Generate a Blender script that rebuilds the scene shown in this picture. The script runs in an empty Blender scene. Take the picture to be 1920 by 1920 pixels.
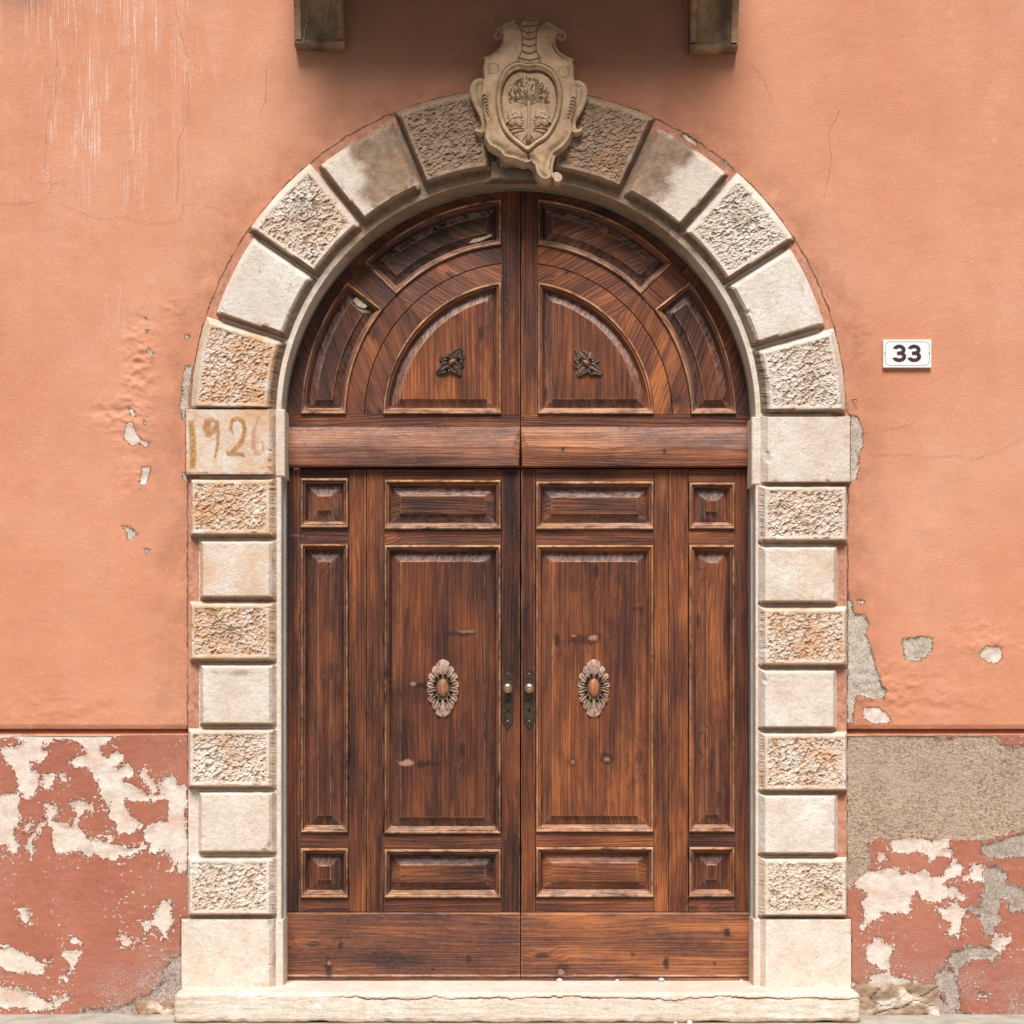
import bpy, math, random
import numpy as np
from mathutils import Vector
random.seed(7)
rng = np.random.default_rng(7)
SC = bpy.context.scene
PI = math.pi

# ------------------------------------------------------------------ camera, world, sun
DIST = 6.5            # metres from the wall plane (y = 0)
ZC = 1.106            # eye height above the pavement
HX, HY = 960.0, 1350.0   # where the lens axis meets the wall in the photograph
cam = bpy.data.cameras.new('camera')
cam.sensor_width = 36.0
cam.lens = 36.0 * DIST / 3.84
cam.shift_y = (HY - 960.0) / 1920.0
cam.clip_start = 0.05
cam.clip_end = 400.0
camo = bpy.data.objects.new('camera', cam)
camo.location = (0, -DIST, ZC)
camo.rotation_euler = (math.radians(90), 0, 0)
SC.collection.objects.link(camo)
SC.camera = camo

SUN_EL, SUN_AZ = 55.0, -1.0      # degrees; azimuth from the camera side, minus = from the left
world = bpy.data.worlds.new('World')
SC.world = world
world.use_nodes = True
wn = world.node_tree
bg = wn.nodes['Background']
sky = wn.nodes.new('ShaderNodeTexSky')
sky.sky_type = 'NISHITA'
sky.sun_disc = False
sky.sun_elevation = math.radians(SUN_EL)
sky.sun_rotation = math.radians(180.0 + SUN_AZ)
sky.dust_density = 3.0
hs = wn.nodes.new('ShaderNodeHueSaturation')
hs.inputs['Saturation'].default_value = 0.10
wn.links.new(sky.outputs[0], hs.inputs['Color'])
wn.links.new(hs.outputs[0], bg.inputs['Color'])
bg.inputs['Strength'].default_value = 0.05

sun = bpy.data.lights.new('sun', 'SUN')
sun.energy = 5.0
sun.angle = math.radians(26)
sun.color = (1.0, 0.975, 0.955)
suno = bpy.data.objects.new('sun', sun)
el, az = math.radians(SUN_EL), math.radians(SUN_AZ)
sdir = Vector((math.sin(az) * math.cos(el), -math.cos(az) * math.cos(el), math.sin(el)))
suno.rotation_euler = (-sdir).to_track_quat('-Z', 'Y').to_euler()
suno.location = (0, -4, 6)
SC.collection.objects.link(suno)

SC.view_settings.view_transform = 'Standard'
SC.view_settings.look = 'None'
SC.view_settings.gamma = 1.0
SC.view_settings.use_curve_mapping = False
SC.view_settings.exposure = 0.08

# ------------------------------------------------------------------ helpers
def k_at(y):
    return (DIST + y) / DIST / 500.0

def W(px, py, y=0.0):
    """a point of the photograph, standing at depth y, as real x and z"""
    k = k_at(y)
    return ((px - HX) * k, ZC + (HY - py) * k)

def Wa(P, y=0.0):
    P = np.asarray(P, float)
    k = k_at(y)
    return np.stack([(P[:, 0] - HX) * k, ZC + (HY - P[:, 1]) * k], 1)

def pn(x, y, seed=0):
    """gradient noise, about -0.7..0.7"""
    x = np.asarray(x, float); y = np.asarray(y, float)
    xi = np.floor(x).astype(np.int64); yi = np.floor(y).astype(np.int64)
    fx = x - xi; fy = y - yi
    u = fx * fx * fx * (fx * (fx * 6 - 15) + 10); v = fy * fy * fy * (fy * (fy * 6 - 15) + 10)
    def g(ix, iy, dx, dy):
        h = (ix * 374761393 + iy * 668265263 + seed * 974634777) & 0xffffffff
        h = ((h ^ (h >> 13)) * 1274126177) & 0xffffffff
        h = h ^ (h >> 16)
        a = h * (2 * PI / 4294967296.0)
        return np.cos(a) * dx + np.sin(a) * dy
    a = g(xi, yi, fx, fy); b = g(xi + 1, yi, fx - 1, fy)
    c = g(xi, yi + 1, fx, fy - 1); d = g(xi + 1, yi + 1, fx - 1, fy - 1)
    return (a + (b - a) * u) * (1 - v) + (c + (d - c) * u) * v

def fbm(x, y, o=4, seed=0, gain=0.5):
    s = 0; a = 1.0; f = 1.0
    for i in range(o):
        s = s + a * pn(x * f + 17.3 * i, y * f - 9.1 * i, seed + i); a *= gain; f *= 2.03
    return s

def worley(x, y, seed=0):
    """nearest jittered cell: distance, offsets to its centre, random number of the cell"""
    xi = np.floor(x).astype(np.int64); yi = np.floor(y).astype(np.int64)
    best = np.full(np.shape(x), 9.0); bx = np.zeros_like(best); by = np.zeros_like(best); br = np.zeros_like(best)
    for i in (-1, 0, 1):
        for j in (-1, 0, 1):
            cx = xi + i; cy = yi + j
            h = (cx * 374761393 + cy * 668265263 + seed * 974634777) & 0xffffffff
            h = ((h ^ (h >> 13)) * 1274126177) & 0xffffffff; h = h ^ (h >> 16)
            px = cx + (h & 1023) / 1023.0; py = cy + ((h >> 10) & 1023) / 1023.0; r = ((h >> 20) & 1023) / 1023.0
            d = np.hypot(x - px, y - py); m = d < best
            best = np.where(m, d, best); bx = np.where(m, x - px, bx); by = np.where(m, y - py, by); br = np.where(m, r, br)
    return best, bx, by, br

def sstep(a, b, x):
    t = np.clip((x - a) / (b - a), 0, 1)
    return t * t * (3 - 2 * t)

def sdf(P, poly, near=False):
    """signed distance (positive inside) of points P to a closed polygon"""
    P = np.asarray(P, float); poly = np.asarray(poly, float)
    best = np.full(len(P), 1e18); ins = np.zeros(len(P), bool); NP = np.zeros_like(P)
    n = len(poly)
    for i in range(n):
        a = poly[i]; b = poly[(i + 1) % n]; ab = b - a
        L = ab @ ab
        if L < 1e-16: continue
        t = np.clip(((P - a) @ ab) / L, 0, 1)
        q = a + t[:, None] * ab
        d = ((P - q) ** 2).sum(1)
        m = d < best
        best[m] = d[m]
        if near: NP[m] = q[m]
        c = (a[1] > P[:, 1]) != (b[1] > P[:, 1])
        if c.any() and abs(ab[1]) > 1e-15:
            xx = a[0] + (P[:, 1] - a[1]) * ab[0] / ab[1]
            ins ^= c & (P[:, 0] < xx)
    d = np.sqrt(best) * np.where(ins, 1, -1)
    return (d, NP) if near else d

def spline(P, n=6):
    P = np.asarray(P, float); N = len(P); out = []
    for i in range(N):
        p0, p1, p2, p3 = P[i - 1], P[i], P[(i + 1) % N], P[(i + 2) % N]
        for j in range(n):
            t = j / n
            out.append(0.5 * (2 * p1 + (p2 - p0) * t + (2 * p0 - 5 * p1 + 4 * p2 - p3) * t * t + (3 * p1 - p0 - 3 * p2 + p3) * t ** 3))
    return np.array(out)

COL = SC.collection
def origin_of(p):
    x = Vector((0, 0, 0))
    while p is not None:
        x = x + Vector(p.location); p = p.parent
    return x

def mesh_obj(name, verts, faces, mat, parent=None, attrs=None, smooth=False, loc=None):
    V = np.asarray(verts, float)
    if parent is not None:
        o0 = np.array(origin_of(parent))
    else:
        o0 = np.array(loc if loc is not None else (0, 0, 0), float)
    V = V - o0
    me = bpy.data.meshes.new(name)
    if isinstance(faces, np.ndarray):
        F = faces
        me.vertices.add(len(V)); me.vertices.foreach_set('co', V.ravel())
        k = F.shape[1]
        me.loops.add(F.size); me.loops.foreach_set('vertex_index', F.ravel().astype(np.int32))
        me.polygons.add(len(F))
        me.polygons.foreach_set('loop_start', np.arange(0, F.size, k, dtype=np.int32))
        me.polygons.foreach_set('loop_total', np.full(len(F), k, dtype=np.int32))
        me.update(calc_edges=True)
    else:
        me.from_pydata([tuple(v) for v in V], [], [tuple(f) for f in faces])
        me.update()
    for an, av in (attrs or {}).items():
        av = np.asarray(av, np.float32)
        if av.ndim == 2:
            a = me.attributes.new(an, 'FLOAT_VECTOR', 'POINT'); a.data.foreach_set('vector', av.ravel())
        else:
            a = me.attributes.new(an, 'FLOAT', 'POINT'); a.data.foreach_set('value', av)
    me.polygons.foreach_set('use_smooth', [smooth] * len(me.polygons))
    me.materials.append(mat)
    ob = bpy.data.objects.new(name, me)
    COL.objects.link(ob)
    if parent is not None: ob.parent = parent
    elif loc is not None: ob.location = loc
    return ob

def thing(name, label, cat, loc, group=None):
    o = bpy.data.objects.new(name, None)
    o.empty_display_size = 0.1
    o.location = loc
    COL.objects.link(o)
    tag(o, label, cat, group)
    return o

def tag(o, label=None, cat=None, group=None, kind=None):
    if label: o['label'] = label
    if cat: o['category'] = cat
    if group: o['group'] = group
    if kind: o['kind'] = kind
    return o

def grid_faces(nu, nv, keep=None):
    i = np.arange(nu - 1)[:, None]; j = np.arange(nv - 1)[None, :]
    a = (i * nv + j)
    F = np.stack([a, a + 1, a + nv + 1, a + nv], -1).reshape(-1, 4)
    if keep is not None: F = F[keep.reshape(-1)]
    return F

def compact(V, F, A):
    used = np.zeros(len(V), bool); used[F.ravel()] = True
    idx = np.cumsum(used) - 1
    return V[used], idx[F], {k: v[used] for k, v in A.items()}

def box(name, x0, x1, y0, y1, z0, z1, mat, parent=None, attrs=None, loc=None, bev=0.0):
    b = bev
    V = []
    for (x, z) in ((x0, z0), (x1, z0), (x1, z1), (x0, z1)): V.append((x, y1, z))
    for (x, z) in ((x0, z0), (x1, z0), (x1, z1), (x0, z1)): V.append((x, y0 + b, z))
    for (x, z) in ((x0 + b, z0 + b), (x1 - b, z0 + b), (x1 - b, z1 - b), (x0 + b, z1 - b)): V.append((x, y0, z))
    F = [(3, 2, 1, 0), (8, 9, 10, 11)]
    for r in (0, 4):
        for i in range(4):
            j = (i + 1) % 4
            F.append((r + i, r + j, r + 4 + j, r + 4 + i))
    return mesh_obj(name, V, F, mat, parent, attrs, loc=loc)

def tube(pts, rad, seg=8, cap=True):
    """verts, faces of a tube along 3-D pts with radii"""
    pts = [Vector(p) for p in pts]; V = []; F = []
    if not hasattr(rad, '__len__'): rad = [rad] * len(pts)
    prev = None
    for i, p in enumerate(pts):
        t = (pts[min(i + 1, len(pts) - 1)] - pts[max(i - 1, 0)]).normalized()
        ref = prev if prev is not None else (Vector((0, 1, 0)) if abs(t.y) < 0.9 else Vector((1, 0, 0)))
        n = (ref - t * ref.dot(t)).normalized(); prev = n
        b = t.cross(n)
        for k in range(seg):
            a = 2 * PI * k / seg
            V.append(tuple(p + (n * math.cos(a) + b * math.sin(a)) * rad[i]))
    for i in range(len(pts) - 1):
        for k in range(seg):
            l = (k + 1) % seg
            F.append((i * seg + k, i * seg + l, (i + 1) * seg + l, (i + 1) * seg + k))
    if cap:
        F.append(tuple(range(seg))[::-1]); F.append(tuple(range((len(pts) - 1) * seg, len(pts) * seg)))
    return V, F

def merge(parts):
    V = []; F = []
    for v, f in parts:
        o = len(V); V += list(v); F += [tuple(i + o for i in q) for q in f]
    return V, F

# ------------------------------------------------------------------ material helper
class M:
    def __init__(s, name, rough=0.85, spec=0.3):
        s.m = bpy.data.materials.new(name); s.m.use_nodes = True
        s.t = s.m.node_tree; s.b = s.t.nodes['Principled BSDF']
        s.b.inputs['Roughness'].default_value = rough
        s.b.inputs['Specular IOR Level'].default_value = spec
        s.co = s.t.nodes.new('ShaderNodeTexCoord').outputs['Object']
    def N(s, t, **kw):
        n = s.t.nodes.new('ShaderNode' + t)
        for k, v in kw.items(): setattr(n, k, v)
        return n
    def L(s, a, b):
        if isinstance(a, (int, float)): b.default_value = a
        elif isinstance(a, tuple): b.default_value = a if len(a) == 4 or b.type == 'VECTOR' else (*a, 1)
        else: s.t.links.new(a, b)
    def attr(s, n, out='Fac'):
        return s.N('Attribute', attribute_name=n).outputs[out]
    def ma(s, op, a, b=0.0, c=0.0, clamp=False):
        n = s.N('Math', operation=op, use_clamp=clamp)
        s.L(a, n.inputs[0]); s.L(b, n.inputs[1])
        if op in ('MULTIPLY_ADD', 'WRAP', 'COMPARE'): s.L(c, n.inputs[2])
        return n.outputs[0]
    def rng(s, v, a, b, c=0.0, d=1.0, smooth=False):
        n = s.N('MapRange', interpolation_type='SMOOTHSTEP' if smooth else 'LINEAR'); n.clamp = True
        s.L(v, n.inputs[0])
        for i, q in enumerate((a, b, c, d)): s.L(q, n.inputs[i + 1])
        return n.outputs[0]
    def sc(s, vec, sx, sy, sz, off=(0, 0, 0)):
        n = s.N('Mapping'); s.L(vec, n.inputs['Vector'])
        n.inputs['Scale'].default_value = (sx, sy, sz); n.inputs['Location'].default_value = off
        return n.outputs[0]
    def noise(s, vec, scale, detail=4, rough=0.55, dist=0.0, col=False):
        n = s.N('TexNoise'); s.L(vec, n.inputs['Vector'])
        n.inputs['Scale'].default_value = scale; n.inputs['Detail'].default_value = detail
        n.inputs['Roughness'].default_value = rough; n.inputs['Distortion'].default_value = dist
        return n.outputs[1 if col else 0]
    def voro(s, vec, scale, feature='F1', rand=1.0):
        n = s.N('TexVoronoi', feature=feature); s.L(vec, n.inputs['Vector'])
        n.inputs['Scale'].default_value = scale; n.inputs['Randomness'].default_value = rand
        return n.outputs['Distance']
    def mix(s, f, a, b, mode='MIX'):
        n = s.N('Mix', data_type='RGBA', blend_type=mode); n.clamp_factor = True
        s.L(f, n.inputs[0]); s.L(a, n.inputs[6]); s.L(b, n.inputs[7])
        return n.outputs[2]
    def ramp(s, v, stops, interp='LINEAR'):
        n = s.N('ValToRGB'); s.L(v, n.inputs[0]); n.color_ramp.interpolation = interp
        e = n.color_ramp.elements
        while len(e) < len(stops): e.new(0.5)
        for el_, (p, c) in zip(e, stops): el_.position = p; el_.color = (*c, 1)
        return n.outputs[0]
    def bump(s, h, dist, strength=1.0, prev=None):
        n = s.N('Bump'); n.inputs['Distance'].default_value = dist; n.inputs['Strength'].default_value = strength
        s.L(h, n.inputs['Height'])
        if prev is not None: s.L(prev, n.inputs['Normal'])
        return n.outputs[0]
    def done(s, col, normal=None, rough=None):
        s.L(col, s.b.inputs['Base Color'])
        if normal is not None: s.L(normal, s.b.inputs['Normal'])
        if rough is not None: s.L(rough, s.b.inputs['Roughness'])
        return s.m

def mat_wall(lower=False):
    m = M('plinth_plaster' if lower else 'wall_plaster', 0.9, 0.2)
    co = m.co
    big = m.noise(co, 1.3, 5, 0.6); mid = m.noise(co, 7, 5, 0.6); fine = m.noise(co, 160, 4, 0.7); grit = m.noise(co, 520, 2, 0.6)
    if lower: c = m.ramp(big, [(0.3, (0.315, 0.100, 0.066)), (0.5, (0.395, 0.140, 0.094)), (0.7, (0.46, 0.185, 0.128))])
    else: c = m.ramp(big, [(0.3, (0.645, 0.268, 0.152)), (0.5, (0.705, 0.316, 0.186)), (0.72, (0.75, 0.380, 0.245))])
    c = m.mix(m.rng(mid, 0.35, 0.7, 0.0, 0.14), c, (0.58, 0.235, 0.13) if not lower else (0.36, 0.10, 0.06))
    # faded, washed areas
    fade = m.rng(m.noise(m.sc(co, 1.0, 1, 0.45), 2.2, 4, 0.6), 0.5, 0.75, 0, 0.45)
    c = m.mix(fade, c, (0.82, 0.46, 0.33) if not lower else (0.55, 0.24, 0.17))
    c = m.mix(m.rng(fine, 0.3, 0.65, 0.30, 0.0), c, (0.40, 0.16, 0.09))
    c = m.mix(m.rng(m.noise(co, 3.5, 5, 0.65), 0.48, 0.70, 0, 0.20), c, (0.52, 0.215, 0.125) if not lower else (0.30, 0.085, 0.055))
    c = m.mix(m.rng(m.noise(co, 330, 2, 0.8), 0.35, 0.65, 0.16, 0.0), c, (0.42, 0.18, 0.11))
    c = m.mix(m.rng(m.noise(m.sc(co, 1.6, 1, 0.5), 3.2, 5, 0.65), 0.45, 0.68, 0, 0.18), c, (0.60, 0.24, 0.135) if not lower else (0.34, 0.10, 0.065))
    c = m.mix(m.rng(m.noise(co, 19, 5, 0.7), 0.58, 0.72, 0, 0.30), c, (0.76, 0.45, 0.34) if not lower else (0.56, 0.27, 0.21))
    sc_ = m.rng(m.noise(m.sc(co, 5, 1, 55), 3, 3, 0.7), 0.70, 0.78)
    c = m.mix(m.ma('MULTIPLY', sc_, 0.22), c, (0.40, 0.17, 0.11))
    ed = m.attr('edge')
    # grime and painted contact shade against the stone frame
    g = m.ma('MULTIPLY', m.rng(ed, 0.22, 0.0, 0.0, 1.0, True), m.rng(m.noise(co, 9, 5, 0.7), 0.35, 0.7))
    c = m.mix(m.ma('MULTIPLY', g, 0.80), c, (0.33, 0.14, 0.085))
    # shade under the balcony, painted into the wall colour
    painted_shade = m.ma('MULTIPLY', m.attr('painted_shade'), m.rng(m.noise(co, 5, 5, 0.6), 0.15, 0.75, 0.75, 1.0))
    c = m.mix(m.ma('MULTIPLY', painted_shade, 0.78), c, (0.20, 0.112, 0.076))
    # white run-off streaks
    st = m.noise(m.sc(co, 150, 1, 5.0), 1.0, 3, 0.65); sb = m.noise(m.sc(co, 11, 1, 2.2), 1.0, 4, 0.65)
    sg = m.noise(m.sc(co, 330, 1, 95), 1.0, 3, 0.8)
    dr = m.ma('MULTIPLY', m.attr('drip'), m.ma('MULTIPLY', m.rng(st, 0.525, 0.59), m.rng(sb, 0.46, 0.60)))
    dr = m.ma('MULTIPLY', dr, m.rng(sg, 0.42, 0.55, 0.0, 1.0))
    c = m.mix(m.ma('MULTIPLY', dr, 0.95, clamp=True), c, (0.84, 0.75, 0.71))
    veil = m.ma('MULTIPLY', m.attr('drip'), m.rng(m.noise(m.sc(co, 22, 1, 2.0), 1.0, 4, 0.6), 0.48, 0.7, 0, 0.16))
    c = m.mix(veil, c, (0.78, 0.58, 0.49))
    # peeled paint
    n1 = m.noise(co, 34, 4, 0.65); n2 = m.noise(co, 150, 4, 0.65)
    p = m.ma('ADD', m.attr('peel'), m.ma('ADD', m.ma('MULTIPLY', m.ma('SUBTRACT', n1, 0.5), 0.072 if lower else 0.022),
                                        m.ma('MULTIPLY', m.ma('SUBTRACT', n2, 0.5), 0.030)))
    if lower:
        fl = m.ma('MULTIPLY', m.ma('MULTIPLY', m.rng(m.noise(co, 75, 4, 0.65), 0.56, 0.68), m.rng(m.noise(co, 6, 3, 0.6), 0.38, 0.58)), 0.075)
        p = m.ma('ADD', p, fl)
    if lower: p = m.ma('ADD', p, m.ma('MULTIPLY', m.ma('SUBTRACT', m.noise(co, 13, 3, 0.6), 0.40), 0.035))
    mask = m.rng(p, -0.0006, 0.0006)
    kind = m.attr('kindv')
    w1 = m.noise(co, 20, 5, 0.7)
    white = m.ramp(w1, [(0.3, (0.60, 0.46, 0.37)), (0.5, (0.74, 0.63, 0.54)), (0.7, (0.80, 0.73, 0.66))])
    white = m.mix(m.rng(m.noise(co, 12, 4, 0.6), 0.56, 0.72, 0, 0.5), white, (0.62, 0.30, 0.20))
    thin = m.ma('MULTIPLY', m.rng(p, 0.016, 0.0), m.rng(m.noise(co, 42, 5, 0.7), 0.42, 0.62))
    white = m.mix(m.ma('MULTIPLY', thin, 0.62), white, (0.60, 0.30, 0.22))
    white = m.mix(m.rng(m.noise(co, 200, 4, 0.75), 0.40, 0.55, 0.35, 0.0), white, (0.44, 0.33, 0.26))
    white = m.mix(m.rng(m.noise(co, 8, 4, 0.6), 0.56, 0.66, 0, 0.55), white, (0.45, 0.39, 0.33))
    grey = m.ramp(w1, [(0.3, (0.30, 0.235, 0.19)), (0.7, (0.56, 0.475, 0.41))] if lower else [(0.3, (0.42, 0.35, 0.28)), (0.7, (0.68, 0.60, 0.51))])
    grey = m.mix(m.rng(n2, 0.38, 0.55, 0.55, 0.0), grey, (0.16, 0.115, 0.08))
    ag = m.voro(co, 210, 'F1'); ag2 = m.noise(m.sc(co, 1, 1, 1.5), 100, 5, 0.85)
    agg = m.ramp(ag2, [(0.37, (0.080, 0.040, 0.026)), (0.42, (0.42, 0.270, 0.185)), (0.52, (0.66, 0.475, 0.350)), (0.63, (0.86, 0.72, 0.585))])
    agg = m.mix(m.rng(m.noise(co, 6, 4, 0.6), 0.45, 0.7, 0.0, 0.35), agg, (0.30, 0.20, 0.14))
    agg = m.mix(m.rng(m.noise(co, 4, 4, 0.6), 0.45, 0.65, 0.0, 0.35), agg, (0.72, 0.58, 0.45))
    agg = m.mix(m.rng(m.noise(m.sc(co, 1, 1, 3), 14, 4, 0.7), 0.60, 0.75, 0.0, 0.6), agg, (0.15, 0.10, 0.065))
    k = m.ma('ADD', kind, m.ma('MULTIPLY', m.ma('SUBTRACT', m.noise(co, 32, 6, 0.8), 0.5), 1.6))
    under = m.mix(m.rng(k, 0.42, 0.55), white, grey)
    isag = m.rng(k, 1.42, 1.55)
    under = m.mix(isag, under, agg)
    c = m.mix(mask, c, under)
    # thin dark lip where the coat breaks off
    lip = m.ma('MULTIPLY', m.rng(p, -0.0030, -0.0004), m.rng(p, 0.0012, 0.0))
    c = m.mix(m.ma('MULTIPLY', lip, 0.45), c, (0.16, 0.07, 0.04))
    # dark gap against the portal stone
    cr = m.ma('ABSOLUTE', m.ma('SUBTRACT', ed, m.ma('MULTIPLY', m.ma('SUBTRACT', m.noise(co, 22, 5, 0.7), 0.42), 0.030)))
    crk = m.ma('MULTIPLY', m.rng(cr, 0.0036, 0.0010), m.rng(m.noise(co, 11, 4, 0.6), 0.30, 0.5))
    c = m.mix(m.ma('MULTIPLY', crk, 0.85), c, (0.05, 0.032, 0.024))
    # ground splash
    if lower:
        sp = m.ma('MULTIPLY', m.attr('splash'), m.rng(m.noise(co, 12, 6, 0.7), 0.35, 0.65))
        c = m.mix(sp, c, m.mix(m.rng(n2, 0.38, 0.6), (0.17, 0.11, 0.09), (0.58, 0.46, 0.40)))
    h = m.ma('ADD', m.ma('MULTIPLY', mask, -0.8), m.ma('MULTIPLY', lip, 0.5))
    nb = m.bump(h, 0.0060, 1.0)
    relief = m.ma('ADD', m.ma('MULTIPLY', mid, 0.9), m.ma('ADD', m.ma('MULTIPLY', fine, 0.40), m.ma('MULTIPLY', grit, 0.22)))
    relief = m.ma('ADD', relief, m.ma('MULTIPLY', m.noise(co, 38, 5, 0.65), 0.75 if lower else 0.26))
    relief = m.ma('ADD', relief, m.ma('MULTIPLY', m.ma('MULTIPLY', isag, mask), m.ma('MULTIPLY', ag2, 3.2)))
    nb = m.bump(relief, 0.0065, 0.8, nb)
    return m.done(c, nb)

def mat_stone(name='limestone', c0=(0.64, 0.56, 0.475), c1=(0.79, 0.745, 0.685)):
    m = M(name, 0.8, 0.25)
    co = m.co
    n = m.noise(co, 9, 6, 0.65); f = m.noise(co, 130, 4, 0.7)
    c = m.mix(m.rng(n, 0.32, 0.66), c0, c1)
    c = m.mix(m.rng(f, 0.35, 0.60, 0.26, 0.0), c, (0.42, 0.28, 0.175))
    # warm veining
    v = m.rng(m.ma('ABSOLUTE', m.ma('SUBTRACT', m.noise(co, 13, 5, 0.6, 0.6), 0.5)), 0.014, 0.0)
    c = m.mix(m.ma('MULTIPLY', v, 0.45), c, (0.42, 0.26, 0.16))
    c = m.mix(m.rng(m.noise(m.sc(co, 1, 1, 0.35), 24, 5, 0.65), 0.50, 0.74, 0, 0.42), c, (0.50, 0.36, 0.25))
    c = m.mix(m.rng(m.noise(co, 4.2, 4, 0.6), 0.52, 0.72, 0, 0.30), c, (0.52, 0.43, 0.36))
    pits = m.rng(m.noise(co, 75, 3, 0.5), 0.72, 0.77)
    c = m.mix(m.ma('MULTIPLY', pits, 0.6), c, (0.20, 0.13, 0.085))
    st = m.noise(co, 11, 5, 0.7)
    c = m.mix(m.rng(m.noise(co, 1.9, 3, 0.5), 0.40, 0.62, 0, 0.22), c, (0.60, 0.46, 0.34))
    o = m.ma('MULTIPLY', m.attr('orange'), m.rng(st, 0.30, 0.62))
    c = m.mix(m.ma('MULTIPLY', o, 0.85), c, (0.60, 0.32, 0.14))
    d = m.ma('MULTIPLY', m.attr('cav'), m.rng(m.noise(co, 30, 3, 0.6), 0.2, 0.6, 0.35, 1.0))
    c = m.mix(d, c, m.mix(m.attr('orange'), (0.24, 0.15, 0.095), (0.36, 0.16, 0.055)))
    b = m.ma('ADD', m.attr('brown'), m.ma('MULTIPLY', m.ma('SUBTRACT', m.noise(co, 18, 6, 0.7), 0.5), 0.8))
    bc = m.mix(m.rng(m.noise(co, 26, 5, 0.7), 0.35, 0.65), (0.145, 0.085, 0.048), (0.32, 0.205, 0.125))
    bc = m.mix(m.rng(m.noise(co, 7, 3, 0.6), 0.5, 0.7, 0, 0.7), bc, (0.33, 0.155, 0.065))
    c = m.mix(m.rng(b, 0.30, 0.60, 0.0, 0.88), c, bc)
    k = m.ma('ADD', m.attr('dark'), m.ma('MULTIPLY', m.ma('SUBTRACT', m.noise(co, 22, 5, 0.7), 0.5), 0.9))
    c = m.mix(m.rng(k, 0.35, 0.8, 0.0, 0.9), c, (0.085, 0.060, 0.042))
    # painted margin where the house colour was carried over the stone
    pt = m.ma('ADD', m.attr('paint'), m.ma('MULTIPLY', m.ma('SUBTRACT', m.noise(co, 55, 4, 0.6), 0.5), 0.012))
    pm = m.rng(pt, -0.0005, 0.0005)
    c = m.mix(pm, c, m.mix(m.rng(m.noise(co, 30, 5, 0.7), 0.38, 0.62), (0.36, 0.155, 0.10), (0.56, 0.27, 0.18)))
    rl = m.ma('ADD', m.ma('MULTIPLY', f, 0.5), m.ma('ADD', m.noise(co, 45, 5, 0.65), m.ma('MULTIPLY', pits, -0.8)))
    nb = m.bump(rl, 0.005, 0.85)
    return m.done(c, nb)

# scars, knots and rubbed spots of the boards: x, y, half sizes (photograph px), 1 = pale 0 = dark, strength
SCARS = [(795, 1432, 30, 9, 0, .7), (762, 1430, 22, 7, 1, .8), (865, 1188, 45, 9, 0, .7), (872, 1184, 26, 4, 1, .45), (795, 1285, 26, 9, 0, .8), (776, 1282, 7, 5, 1, .6),
         (1095, 1197, 50, 14, 0, .6), (1112, 1196, 11, 7, 1, .8), (1076, 1192, 7, 4, 1, .6), (1198, 1142, 15, 7, 0, .5), (1137, 1424, 20, 17, 0, .6), (1137, 1424, 8, 6, 1, .6), (1075, 1428, 14, 12, 0, .5), (1075, 1428, 6, 6, 1, .5),
         (617, 1815, 10, 24, 0, .85), (618, 1805, 5, 6, 1, .7), (640, 1772, 8, 10, 0, .8), (880, 1797, 8, 9, 0, .75), (812, 1817, 5, 4, 0, .8), (1248, 1804, 8, 17, 0, .85), (1228, 1748, 9, 12, 1, .0), (1363, 1747, 9, 14, 0, .85),
         (1185, 1790, 7, 8, 0, .7), (1340, 1806, 5, 5, 0, .8), (1054, 1815, 15, 18, 0, .6), (1052, 1822, 8, 6, 1, .7), (566, 1006, 15, 13, 0, .6), (558, 1004, 16, 4, 1, .3), (1055, 845, 6, 7, 0, .8), (1245, 848, 7, 7, 0, .8),
         (820, 800, 30, 8, 0, .3), (585, 828, 40, 12, 1, .35), (1290, 1690, 8, 10, 0, .6), (700, 630, 18, 18, 0, .6), (1270, 750, 16, 14, 0, .6), (1205, 560, 5, 5, 0, .7)]
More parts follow.
